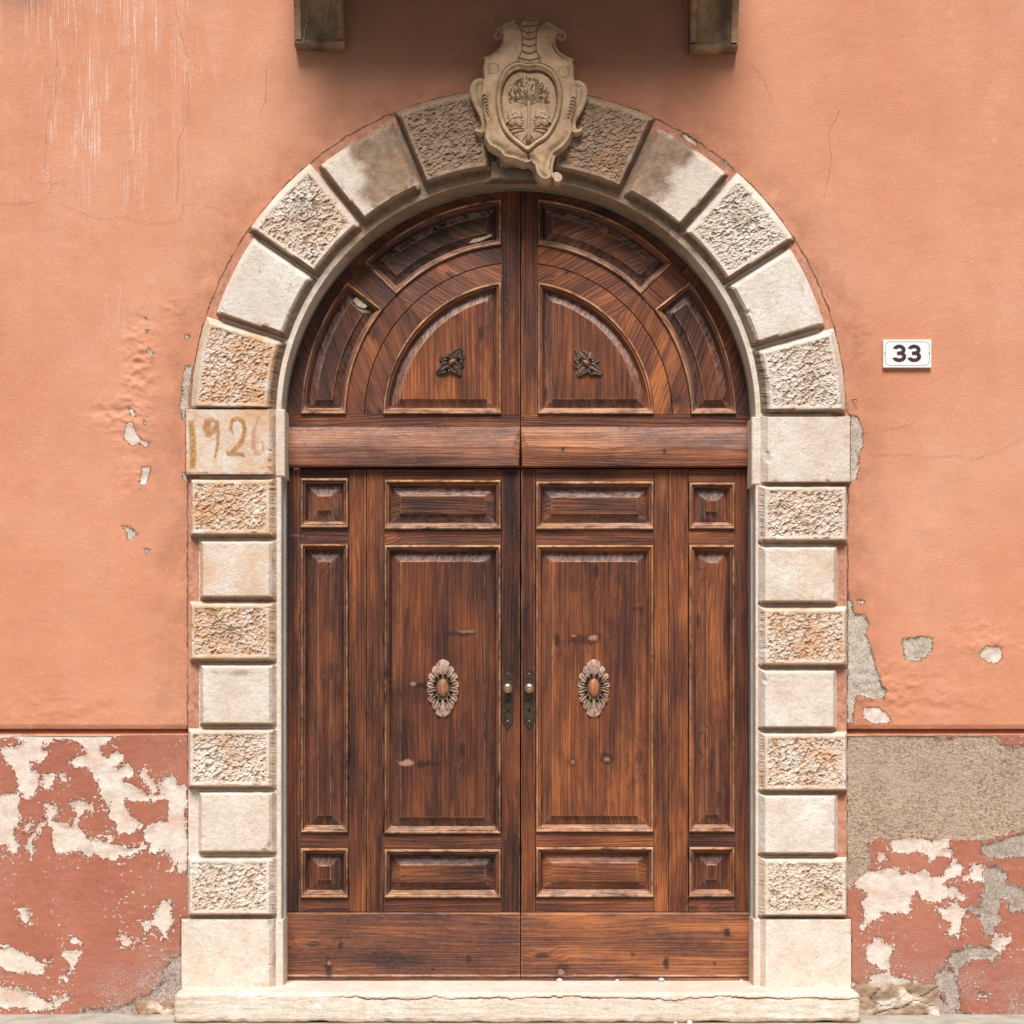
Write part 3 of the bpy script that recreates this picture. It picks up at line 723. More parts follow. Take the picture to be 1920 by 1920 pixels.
def block(name, polar, u0, u1, v0, v1, ch, rough, H=0.036, orange=0.0, brown=None, dirt=0.3, dark=None, seed=0, label=None, y0=-0.004, brownc=0.0, cham_dirt=0.0, parent=None, mat=None):
    """a raised block. rect: u = px x, v = px y (down). polar: u = radius px, v = angle deg (counter-clockwise from right).
    ch = chamfers (u0, u1, v0, v1) px"""
    step = 1.7 if rough else 3.5
    if polar:
        rad = 0.5 * (u0 + u1) * PI / 180
        U, eu, du = lines(u0, u1, ch[0], ch[1], step); Vv, ev, dv = lines(v0, v1, ch[2], ch[3], step, rad)
        du1 = (u1 - u0) - du; Lv = (v1 - v0) * rad
    else:
        U, eu, du = lines(u0, u1, ch[0], ch[1], step); Vv, ev, dv = lines(v0, v1, ch[2], ch[3], step)
        Lv = abs(v1 - v0)
    Lu = abs(u1 - u0)
    GU, GV = np.meshgrid(U, Vv, indexing='ij'); DU, DV = np.meshgrid(du, dv, indexing='ij')
    E = np.maximum(*np.meshgrid(eu, ev, indexing='ij'))
    if polar:
        a = np.radians(GV); PX = 972 + GU * np.cos(a); PY = 779 - GU * np.sin(a)
        s = GU / (0.5 * (u0 + u1)); DVs = DV * s; DV1s = (Lv - DV) * s
    else:
        PX, PY = GU, GV; DVs = DV; DV1s = Lv - DV
    e = [DU, Lu - DU, DVs, DV1s]
    wob = 0.9 * pn(PX * 0.05, PY * 0.05, seed + 3)
    hs_ = [np.clip((e[i] + (wob if e[i].max() > 8 else 0) * (e[i] > 1)) / max(ch[i], 0.6), 0, 1) for i in range(4)]
    hmin = np.minimum(np.minimum(hs_[0], hs_[1]), np.minimum(hs_[2], hs_[3]))
    h = H * hmin
    face = np.minimum(np.minimum(DU - ch[0], Lu - DU - ch[1]), np.minimum(DVs - ch[2], DV1s - ch[3]))  # px inside the flat face
    cav = np.zeros_like(h)
    # edge chips
    cn = fbm(PX * 0.035, PY * 0.035, 3, seed + 9)
    chip = sstep(0.28, 0.55, cn) * np.exp(-np.clip(face, 0, 99) / 3.5) * (hmin > 0.6)
    h = h - 0.007 * chip
    if rough:
        ca, sa = math.cos(0.35), math.sin(0.35)
        qx = (PX * ca - PY * sa); qy = (PX * sa + PY * ca)
        wx = 3.5 * pn(PX * 0.06, PY * 0.06, seed + 1); wy = 3.5 * pn(PX * 0.06, PY * 0.06, seed + 2)
        r1 = pn((qx + wx) * 0.075, (qy + wy) * 0.13, seed + 4)
        r2 = pn((qx - wy) * 0.15, (qy + wx) * 0.24, seed + 5)
        r3 = pn(PX * 0.33, PY * 0.40, seed + 6)
        f1, ax, ay, rr = worley((qx + wx) / 7.6, (qy + wy) / 6.2, seed + 4)
        f2, ax2, ay2, rr2 = worley((qx - wy) / 4.4, (qy - wx) / 4.0, seed + 5)
        tex = 0.85 * (rr - 0.5) + 0.48 * np.clip(ay, -0.8, 0.8) + 0.25 * np.clip(ax, -0.8, 0.8) + 0.70 * (rr2 - 0.5) + 0.30 * np.clip(ay2, -0.8, 0.8) + 0.65 * r3 + 0.5 * pn(PX * 0.03, PY * 0.03, seed + 8) + 0.25 * (0.3 - np.abs(r1))
        mk = sstep(2.5, 8, face + 1.5 * pn(PX * 0.1, PY * 0.1, seed + 7))
        # the rough tooling also runs over the wide chamfer next to the opening
        if polar: mk2 = sstep(3, 7, DU) * sstep(ch[0] - 3, ch[0] - 7, DU) * sstep(6, 12, np.minimum(DVs, DV1s)) if ch[0] > 12 else 0
        else:
            dd = DU if ch[0] > 12 else (Lu - DU); cc = max(ch[0], ch[1])
            mk2 = sstep(2, 5, dd) * sstep(cc - 2, cc - 5, dd) * sstep(6, 12, np.minimum(DVs, DV1s)) if cc > 12 else 0
        mk = np.maximum(mk, 0.7 * mk2)
        h = h + mk * (0.0048 * tex - 0.003)
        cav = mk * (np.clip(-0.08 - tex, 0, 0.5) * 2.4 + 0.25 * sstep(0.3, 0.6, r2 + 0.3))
    else:
        h = h + (0.0010 * fbm(PX * 0.02, PY * 0.02, 3, seed + 4) + 0.0005 * pn(PX * 0.12, PY * 0.12, seed + 5)) * (hmin > 0.98)
        cav = 0.25 * np.clip(chip, 0, 1)
    # shade of downward facing chamfers is painted further below
    h = np.where(E > 0, -0.012, h)
    Yv = y0 - h
    kk = (DIST + Yv) / DIST / 500.0
    X = (PX - HX) * kk; ZZ = ZC + (HY - PY) * kk
    nU, nV = GU.shape
    P = np.stack([PX.ravel(), PY.ravel()], 1)
    br = np.full(len(P), brownc)
    for (cx, cy, rx, ry, s) in (brown or []):
        br = np.maximum(br, s * np.exp(-(((P[:, 0] - cx) / rx) ** 2 + ((P[:, 1] - cy) / ry) ** 2)))
    dk = np.zeros(len(P))
    for (cx, cy, rx, ry, s) in (dark or []):
        dk = np.maximum(dk, s * np.exp(-(((P[:, 0] - cx) / rx) ** 2 + ((P[:, 1] - cy) / ry) ** 2)))
    if cham_dirt:
        # brown stain and painted shade on the downward facing chamfers
        low = (DV1s < ch[3] - 0.3) if not polar else ((DVs < ch[2] - 0.3) if 0.5 * (v0 + v1) < 90 else (DV1s < ch[3] - 0.3))
        br = np.maximum(br, low.ravel() * min(1.1, 0.35 + cham_dirt * 1.2)); dk = np.maximum(dk, low.ravel() * cham_dirt * 0.8)
        if polar: br = np.maximum(br, ((DU < ch[0] - 0.3)).ravel() * (0.25 + cham_dirt)); dk = np.maximum(dk, ((DU < ch[0] - 0.3)).ravel() * cham_dirt * 0.85)
    if not polar and max(ch[0], ch[1]) > 11:
        inner = (DU < ch[0] - 0.5) if ch[0] > 11 else (Lu - DU < ch[1] - 0.5)
        br = np.maximum(br, inner.ravel() * (0.42 if u1 < 900 else 0.24)); dk = np.maximum(dk, inner.ravel() * (0.26 if u1 < 900 else 0.1))
    og = orange * (1.0 + 1.2 * fbm(P[:, 0] * 0.02, P[:, 1] * 0.02, 3, seed + 12))
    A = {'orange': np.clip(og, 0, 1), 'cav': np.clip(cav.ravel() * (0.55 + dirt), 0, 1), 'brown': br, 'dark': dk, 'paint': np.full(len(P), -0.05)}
    F = grid_faces(nU, nV)
    flip = (u1 > u0) == ((v1 > v0))
    if polar: flip = not flip
    V = np.stack([X.ravel(), Yv.ravel(), ZZ.ravel()], 1)
    ob = mesh_obj(name, V, F[:, ::-1] if not flip else F, mat or STONE, parent or portal, A)
    if label: ob['label'] = label
    return ob

def course(side, kind, x0, x1, y0, y1, chs, **kw):
    return block('stone_block', False, x0, x1, y0, y1, chs, kind == 'r', **kw)
# left jamb, top to bottom
course(0, 's', 349, 519, 767, 893, (0.6, 14, 0.8, 5), seed=1, orange=0.75, H=0.034, label='smooth block with the faded painted year 1926', cham_dirt=0.4)
course(0, 'r', 357, 519, 897, 1010, (4, 15, 6, 11), seed=2, orange=0.95, dirt=0.4, cham_dirt=0.55)
course(0, 's', 375, 519, 1013, 1127, (6, 15, 6, 11), seed=3, orange=0.5, cham_dirt=0.45, brown=[(400, 1060, 30, 50, 0.25)])
course(0, 'r', 356, 519, 1128, 1243, (4, 15, 8, 10), seed=4, orange=0.7, dirt=0.7, dark=[(430, 1180, 60, 40, 0.5)], cham_dirt=0.45)
course(0, 's', 375, 519, 1245, 1362, (6, 15, 7, 8), seed=5, orange=0.1, brown=[(440, 1262, 70, 10, 0.45)], cham_dirt=0.42)
course(0, 'r', 353, 519, 1366, 1480, (4, 15, 7, 8), seed=6, orange=0.35, dirt=0.4, dark=[(470, 1395, 25, 15, 0.4)], cham_dirt=0.40)
course(0, 's', 372, 519, 1483, 1602, (6, 15, 8, 8), seed=7, orange=0.15, cham_dirt=0.40)
course(0, 'r', 352, 519, 1606, 1720, (4, 15, 8, 8), seed=8, orange=0.2, dirt=0.25, cham_dirt=0.40)
course(0, 's', 340, 519, 1723, 1853, (0.6, 14, 1.5, 0.6), seed=9, orange=0.2, H=0.034)
# right jamb
course(1, 's', 1424, 1594, 781, 908, (16, 0.6, 0.8, 6), seed=21, orange=0.18, H=0.034, label='smooth block with a faint reddish stain', cham_dirt=0.3)
course(1, 'r', 1421, 1588, 910, 1021, (14, 4, 6, 11), seed=22, orange=0.35, dirt=0.4, dark=[(1460, 950, 40, 30, 0.4)], cham_dirt=0.55)
course(1, 's', 1421, 1570, 1024, 1134, (14, 7, 6, 9), seed=23, orange=0.3, cham_dirt=0.4)
course(1, 'r', 1421, 1588, 1137, 1252, (14, 4, 8, 9), seed=24, orange=0.6, dirt=0.4, cham_dirt=0.4)
course(1, 's', 1421, 1569, 1254, 1369, (14, 7, 8, 8), seed=25, orange=0.12, cham_dirt=0.42)
course(1, 'r', 1421, 1588, 1372, 1486, (14, 3, 8, 7), seed=26, orange=0.5, dirt=0.35, cham_dirt=0.40)
course(1, 's', 1421, 1571, 1488, 1605, (14, 7, 8, 8), seed=27, orange=0.08, cham_dirt=0.40)
course(1, 'r', 1421, 1588, 1607, 1721, (14, 3, 8, 7), seed=28, orange=0.3, dirt=0.25, cham_dirt=0.40)
course(1, 's', 1424, 1596, 1723, 1856, (12, 0.6, 1.5, 0.6), seed=29, orange=0.08, H=0.034)
# voussoirs; angles counter-clockwise from the right
VR = (454, 613); VS = (454, 598)
def vous(kind, a0, a1, seed, **kw):
    r = VR if kind == 'r' else VS
    block('voussoir', True, r[0], r[1], a0, a1, (19, 9 if kind == 'r' else 8, 10, 10), kind == 'r', seed=seed, H=0.042, **kw)
vous('r', 180 - 17.6, 180 - 0.8, 31, orange=1.0, dirt=0.45, cham_dirt=0.65)
vous('s', 180 - 34.0, 180 - 18.2, 32, orange=0.0, cham_dirt=0.6)
vous('r', 180 - 50.4, 180 - 34.4, 33, orange=0.3, dirt=0.75, cham_dirt=0.65, dark=[(570, 395, 45, 60, 0.5)])
vous('s', 180 - 66.8, 180 - 51.0, 34, orange=0.2, brownc=0.10, brown=[(690, 275, 42, 40, 1.0), (735, 300, 62, 95, 1.0), (700, 360, 40, 40, 0.7)], cham_dirt=0.75)
vous('r', 180 - 83.8, 180 - 67.6, 35, orange=0.2, dirt=0.8, brownc=0.66, dark=[(880, 210, 60, 60, 0.35)], brown=[(860, 230, 60, 90, 0.85)], cham_dirt=0.8)
vous('s', 84.6, 95.4, 36, brownc=0.85, cham_dirt=0.9)
vous('r', 65.2, 82.8, 37, orange=0.1, dirt=0.8, brownc=0.66, dark=[(1110, 215, 60, 60, 0.35)], brown=[(1120, 220, 60, 80, 0.8)], cham_dirt=0.8)
vous('s', 48.8, 64.4, 38, orange=0.1, brown=[(1215, 300, 55, 90, 1.0), (1268, 285, 38, 34, 1.0), (1245, 350, 30, 40, 0.6)], cham_dirt=0.8)
vous('r', 32.3, 48.0, 39, orange=0.0, dirt=0.4, cham_dirt=0.65)
vous('s', 16.1, 31.8, 40, orange=0.0, cham_dirt=0.45)
vous('r', 0.3, 15.5, 41, orange=0.15, dirt=0.3, cham_dirt=0.55)

# the flat stone behind the blocks, with its return towards the door
def backing():
    def strip(path, ts, name, joint_px=None):
        # path: list of functions t(px outward from the opening) -> (px, py)
        n = len(path); mN = len(ts); V = []; pa = []; br = []
        for (fx, brv) in path:
            for (t, y) in ts:
                px, py = fx(t); x, z = W(px, py); 
                V.append((x, y, z)); pa.append(((t - (142 if py < 800 else 139 if px > 900 else 144)) * 0.002 if (px > 900 or py < 1440) else -0.02) if t > 0 else -0.05); br.append(brv)
        V = np.array(V); nn = len(V)
        px_ = V[:, 0] * 500; pz_ = V[:, 2] * 500
        front = (V[:, 1] < 0.001)
        V[:, 1] -= np.where(front, 0.0008 * fbm(px_ * 0.02, pz_ * 0.02, 3, 90), 0)
        A = {'orange': np.full(nn, 0.15) + 0.3 * (np.array(pa) > -0.02), 'cav': np.zeros(nn), 'brown': np.array(br), 'dark': np.zeros(nn), 'paint': np.array(pa)}
        F = grid_faces(n, mN)
        mesh_obj(name, V, F, STONE, portal, A)
    ts = [(0, 0.150), (0, 0.08), (0, 0.002), (1.0, -0.004)] + [(t, -0.004) for t in np.linspace(6, 163, 34)]
    tsr = ts
    L = []; zs = np.linspace(1856, 782, 215)
    strip([((lambda t, yy=yy: (528 - t * 1.07, yy)), 0.0) for yy in zs], ts, 'jamb')
    A_ = np.linspace(180, 0, 330)
    arcp = []
    for a in A_:
        ra = math.radians(a); b = math.sin(ra) ** 2 * 1.0
        arcp.append(((lambda t, ra=ra: (972 + (444 + t) * math.cos(ra), 782 - (444 + t) * math.sin(ra))), b))
    strip(arcp, ts, 'arch_ring')
    strip([((lambda t, yy=yy: (1416 + t * 1.05, yy)), 0.0) for yy in zs[::-1]], ts, 'jamb')
backing()
# impost and base stones reach a little into the opening
def inset_stone(x0, x1, y0, y1, seed):
    xa, za = W(x0, y1); xb, zb = W(x1, y0)
    nn = 12
    A = {'orange': np.full(nn, 0.2), 'cav': np.zeros(nn), 'brown': np.zeros(nn), 'dark': np.zeros(nn), 'paint': np.full(nn, -0.05)}
    box('inner_block', xa, xb, -0.008, 0.116, za, zb, STONE, portal, A, bev=0.004)
inset_stone(500, 534.5, 768, 894, 1); inset_stone(500, 531.5, 1724, 1854, 2)
inset_stone(1409, 1440, 782, 909, 3); inset_stone(1412, 1440, 1724, 1856, 4)

# the painted year on the left impost: four brush strokes, worn and uneven
def mat_paintnum():
    m = M('ochre_brush_paint', 0.9, 0.1)
    tr = m.N('BsdfTransparent'); mx = m.N('MixShader')
    c = m.mix(m.rng(m.noise(m.co, 60, 4, 0.7), 0.35, 0.6), (0.36, 0.17, 0.025), (0.56, 0.30, 0.08))
    c = m.mix(m.attr('red'), c, (0.62, 0.28, 0.22))
    f = m.ma('MULTIPLY', m.attr('ink'), m.rng(m.noise(m.sc(m.co, 1, 1, 1), 95, 4, 0.75), 0.38, 0.54, 0.08, 1.0))
    m.L(c, m.b.inputs['Base Color'])
    out = m.t.nodes['Material Output']
    m.L(f, mx.inputs[0]); m.L(tr.outputs[0], mx.inputs[1]); m.L(m.b.outputs[0], mx.inputs[2]); m.L(mx.outputs[0], out.inputs['Surface'])
    return m.m
NUM = mat_paintnum()
def stroke(pts, wid, ink, red=0.0):
    P = []
    for i in range(len(pts) - 1):
        for j in range(4): t = j / 4; P.append((pts[i][0] * (1 - t) + pts[i + 1][0] * t, pts[i][1] * (1 - t) + pts[i + 1][1] * t, pts[i][2] * (1 - t) + pts[i + 1][2] * t))
    P.append(pts[-1]); V = []; F = []; A = []; R = []
    nc = 7
    for i, p in enumerate(P):
        q = P[min(i + 1, len(P) - 1)]; r = P[max(i - 1, 0)]
        d = Vector((q[0] - r[0], q[1] - r[1])); d = d.normalized() if d.length > 0 else Vector((0, 1)); n = Vector((-d.y, d.x))
        for c in range(nc):
            u = (c / (nc - 1) - 0.5) * 2
            x, z = W(p[0] + n.x * u * p[2] * wid, p[1] + n.y * u * p[2] * wid, -0.039)
            V.append((x, -0.0412, z)); A.append(ink * (1 if abs(u) < 0.9 else 0.0) * (1.15 - 0.5 * abs(u))); R.append(red + 0.6 * (abs(u) > 0.6))
        if i:
            for c in range(nc - 1): F.append(((i - 1) * nc + c, (i - 1) * nc + c + 1, i * nc + c + 1, i * nc + c))
    return V, F, A, R
def numeral(strokes, label):
    V = []; F = []; A = []; R = []
    for (pts, wid, ink, red) in strokes:
        v, f, a, r = stroke(pts, wid, ink, red); o = len(V)
        V += v; F += [tuple(i + o for i in q) for q in f]; A += a; R += r
    V = [(v[0], v[1] - 0.0001 * (i % 3), v[2]) for i, v in enumerate(V)]
    ob = mesh_obj('painted_numeral', V, F, NUM, portal, {'ink': np.array(A), 'red': np.array(R)}); ob['label'] = label
numeral([([(358, 788, 4), (361, 820, 5), (362, 850, 5), (361, 876, 4)], 1.5, 1.0, 0.0)], 'painted numeral 1 at the block edge')
numeral([([(404, 790, 3), (396, 784, 4), (387, 789, 5), (385, 802, 6), (390, 812, 6), (400, 808, 5), (406, 795, 4)], 1.2, 0.85, 0.1), ([(407, 788, 4), (409, 808, 4), (408, 832, 3.5), (403, 856, 2.5)], 1.0, 0.95, 0.1),
         ([(392, 788, 3), (395, 805, 4)], 1.6, 0.5, 0.1)], 'painted numeral 9')
numeral([([(436, 812, 2), (432, 798, 3), (436, 787, 4), (446, 783, 4), (456, 790, 4.5), (459, 805, 4.5), (455, 822, 4.5), (446, 836, 4), (434, 846, 4)], 1.05, 1.0, 0.0),
         ([(424, 849, 4), (436, 850, 4), (448, 850, 3.5), (459, 853, 2.5)], 1.1, 1.0, 0.0)], 'painted numeral 2')
numeral([([(486, 778, 2.5), (480, 792, 3.5), (475, 812, 4), (474, 832, 4), (480, 848, 4), (490, 848, 3)], 1.2, 0.50, 0.9), ([(476, 830, 3), (486, 822, 3), (494, 830, 3), (493, 844, 3)], 1.2, 0.4, 0.9)], 'faded painted numeral 6')

# ------------------------------------------------------------------ slim steel edge around the door
frame = thing('door_frame', 'thin pale green steel edging between the stone and the wooden doors', 'door frame', (W(972, 0)[0], 0.1, 0.11))
DSTEEL = mat_simple('weathered_steel', (0.15, 0.16, 0.13), (0.26, 0.28, 0.23), 15, 0.6)
def bar(path, name, y0=0.070, y1=0.119, w=2.6, mat=None):
    V = []; F = []
    for (px, py, nx_, ny_) in path:
        for (t, y) in ((0, y1), (0, y0), (w, y0), (w, y1)):
            x, z = W(px + nx_ * t, py + ny_ * t); V.append((x, y, z))
    for i in range(len(path) - 1):
        for k in range(4):
            l = (k + 1) % 4; F.append((4 * i + k, 4 * i + l, 4 * i + 4 + l, 4 * i + 4 + k))
    mesh_obj(name, V, F, mat or STEEL, frame)
bar([(528.2, 1853, 1, 0), (528.2, 782, 1, 0)], 'jamb_strip')
bar([(1415.8, 1853, -1, 0), (1415.8, 782, -1, 0)], 'jamb_strip')
bar([(972 + 443.6 * math.cos(a), 782 - 443.6 * math.sin(a), -math.cos(a), math.sin(a)) for a in np.linspace(PI, 0, 90)], 'arch_strip', 0.108, 0.119, 1.6, DSTEEL)

# ------------------------------------------------------------------ wooden doors
YD = 0.125          # plane of stiles and rails
PXM = k_at(YD)      # metres per photograph pixel there
seedc = [0]
def nseed():
    seedc[0] += 1
    return seedc[0] * 3.37

def orient(P):
    P = np.asarray(P, float)
    a = 0.5 * np.sum(P[:, 0] * np.roll(P[:, 1], -1) - np.roll(P[:, 0], -1) * P[:, 1])
    return P if a > 0 else P[::-1]

def subdiv(P, L):
    out = []; corner = []
    n = len(P)
    for i in range(n):
        a = P[i]; b = P[(i + 1) % n]; d = np.hypot(*(b - a)); k = max(1, int(round(d / L)))
        for j in range(k): out.append(a + (b - a) * j / k)
    return np.array(out)

def normals(P):
    e = np.roll(P, -1, 0) - P; e /= np.maximum(np.hypot(e[:, 0], e[:, 1])[:, None], 1e-12)
    n = np.stack([-e[:, 1], e[:, 0]], 1)            # left of travel = inside for CCW
    m = n + np.roll(n, 1, 0)
    d = np.sum(m * n, 1)
    d = np.where(np.abs(d) < 0.2, 0.2, d)
    return m / d[:, None]

def inset_poly(P, cs, ins, step=0.0012):
    """shrink a closed outline evenly, keeping its corners cs as corners"""
    P = P.copy(); n = len(P); k = max(1, int(math.ceil(abs(ins) / step))); cs = sorted(cs)
    for _ in range(k):
        P = P + normals(P) * (ins / k)
        for a, c in enumerate(cs):
            c2 = cs[(a + 1) % len(cs)]; m = (c2 - c) % n or n
            idx = [(c + q) % n for q in range(m + 1)]
            S = P[idx]; L = np.concatenate([[0], np.cumsum(np.hypot(*np.diff(S, axis=0).T))])
            t = np.linspace(0, L[-1], m + 1)
            R = np.stack([np.interp(t, L, S[:, 0]), np.interp(t, L, S[:, 1])], 1)
            P[idx[1:-1]] = R[1:-1]
    return P

def corners_of(P, thr=35):
    e = np.roll(P, -1, 0) - P; a = np.arctan2(e[:, 1], e[:, 0]); da = np.degrees((a - np.roll(a, 1) + PI) % (2 * PI) - PI)
    return [i for i in range(len(P)) if abs(da[i]) > thr]

def grain_of(V, ang, seed):
    """across, along, seed for points V (x,y,z) with grain direction ang in the x-z plane"""
    x, z = V[:, 0], V[:, 2]
    al = x * math.cos(ang) + z * math.sin(ang); ac = -x * math.sin(ang) + z * math.cos(ang)
    return np.stack([ac + 0.6 * V[:, 1] + seed * 0.71, al + seed * 1.3, np.full(len(V), seed)], 1)

def plank(name, P, parent, ang, rings=((0, 0.03), (0.0, 0.0015), (0.0012, 0.0)), tone=0.0, wear_light=(0, 0.25, 0.1), dust=None, world=False, jit=0.0, cap=True, seg=None, dend=0.0):
    """a board. P outline in photograph px (at the door plane); rings = (inset m, depth behind YD m)"""
    Q = orient(Wa(P, YD) if not world else P)
    if seg: Q = subdiv(Q, seg)
    N = normals(Q); n = len(Q); V = []; w = []; du = []
    rr = list(rings) + [(rings[-1][0] + 0.0015, rings[-1][1])]
    ww = list(wear_light) + [0.0]; dd = list(dust or [0] * len(rings)) + [dend]
    sd = nseed()
    for k, (ins, dep) in enumerate(rr):
        R = Q + N * ins
        for i in range(n): V.append((R[i, 0], YD + dep, R[i, 1])); w.append(ww[k]); du.append(dd[k])
    F = []
    for k in range(len(rr) - 1):
        for i in range(n):
            j = (i + 1) % n; F.append((k * n + i, k * n + j, (k + 1) * n + j, (k + 1) * n + i))
    if cap: F.append(tuple(range((len(rr) - 1) * n, len(rr) * n)))
    V = np.array(V)
    A = {'grain': grain_of(V, ang, sd), 'wear_light': np.array(w, float), 'dust': np.array(du, float), 'tone': np.full(len(V), tone + random.uniform(-0.03, 0.03))}
    return mesh_obj(name, V, F, WOOD, parent, A)

MOULD = [  # inset px, depth (m, minus = proud), wear and painted highlight
    (0.0, 0.001, 0.0), (0.3, -0.008, 0.6), (1.8, -0.0120, 1.0), (4.0, -0.0122, 1.0), (5.2, -0.0075, 0.35), (5.6, -0.0030, 0.0), (7.2, -0.0045, 0.35), (8.6, -0.0035, 0.1),
    (9.6, 0.0020, 0.0), (12.0, 0.0115, 0.0), (13.2, 0.0140, 0.0), (13.6, 0.0215, 0.0)]
def panel(P, parent, ang, tone=0.0, bevel=16.0, dustk=0.6, scale=1.0, narrow=1.0):
    """a framed panel: mitred mouldings on each side and a raised and fielded board"""
    Q = orient(Wa(P, YD)); Q = subdiv(Q, 0.016)
    N = normals(Q); n = len(Q); cs = corners_of(Q)
    # the board
    s0 = 13.0 * PXM * narrow; b = bevel * PXM
    sd = nseed()
    rings = [(s0 - 0.004, 0.022, 0, 0.5), (s0, 0.0210, 0.0, 0.9 * dustk), (s0 + 0.0025, 0.0200, 0, 1.1 * dustk), (s0 + b * 0.55, 0.0125, 0.0, 0.8 * dustk), (s0 + b - 0.004, 0.0085, 0.1, 0.9 * dustk),
             (s0 + b - 0.0032, 0.0082, 0.15, 0.6 * dustk), (s0 + b - 0.0025, 0.0000, 0.3, 0.3), (s0 + b, -0.0022, 0.9, 0.0), (s0 + b + 0.0026, -0.0025, 0.0, 0.0)]
    V = []; w = []; du = []
    R = Q; last = 0.0
    for (ins, dep, we, dst) in rings:
        R = inset_poly(R, cs, ins - last); last = ins
        for i in range(n):
            up = max(0.0, -N[i, 1]); V.append((R[i, 0], YD + dep, R[i, 1])); w.append(we * (0.45 + 0.55 * up)); du.append(dst * (0.14 + 1.1 * up ** 0.8 + 0.30 * max(0.0, N[i, 1])))
    F = []
    for k in range(len(rings) - 1):
        for i in range(n):
            j = (i + 1) % n; F.append((k * n + i, k * n + j, (k + 1) * n + j, (k + 1) * n + i))
    F.append(tuple(range((len(rings) - 1) * n, len(rings) * n)))
    V = np.array(V)
    tn = tone + random.uniform(-0.02, 0.02)
    pb = mesh_obj('panel', V, F, WOOD, parent, {'grain': grain_of(V, ang, sd), 'wear_light': np.array(w), 'dust': np.array(du) * 1.35, 'tone': np.full(len(V), tn)})
    # mitred mouldings
    cs = sorted(cs)
    MR = []; R = Q; last = 0.0
    for (ins, dep, we) in MOULD:
        R = inset_poly(R, cs, (ins - last) * PXM * narrow) if ins > last else R; last = ins; MR.append(R)
    for ci, c in enumerate(cs):
        c2 = cs[(ci + 1) % len(cs)]
        idx = [c]
        while idx[-1] != c2: idx.append((idx[-1] + 1) % n)
        sd = nseed(); V = []; w = []; gr = []; L = 0.0; nick = random.randint(2, 5); sd2 = random.random() * 100
        for q, i in enumerate(idx):
            if q: L += np.hypot(*(Q[i] - Q[idx[q - 1]]))
            isn = (q % 10 == nick) and 0 < q < len(idx) - 1
            for mi, (ins, dep, we) in enumerate(MOULD):
                j = 0.0
                if ins in (1.8, 4.0): j = 0.0006 * float(pn(L * 30 + sd2, 0.5, 3)); 
                if isn and ins in (1.8, 4.0): j += 0.0016; we = 0.25
                p = MR[mi][i]; V.append((p[0], YD + dep + j, p[1])); upz = max(0.0, float(N[i, 1])); w.append(min(1.0, we * (0.42 + 0.68 * abs(float(N[i, 1]))) + (0.62 * upz if ins > 5 else 0))); gr.append((ins * PXM + dep * 0.6 + sd * 0.71, L + sd * 1.3, sd))  # upward facing mouldings get painted light on top of the wear
        m_ = len(MOULD)
        F = grid_faces(len(idx), m_)
        mesh_obj('moulding', np.array(V), F, WOOD, pb, {'grain': np.array(gr), 'wear_light': np.array(w), 'dust': np.full(len(V), 0.10 + 0.45 * max(0.0, float(N[idx[len(idx) // 2], 1]))), 'tone': np.full(len(V), tn - 0.01)})
    return pb

def rect(x0, x1, y0, y1): return [(x0, y1), (x1, y1), (x1, y0), (x0, y0)]
VERT, HORI = PI / 2, 0.0

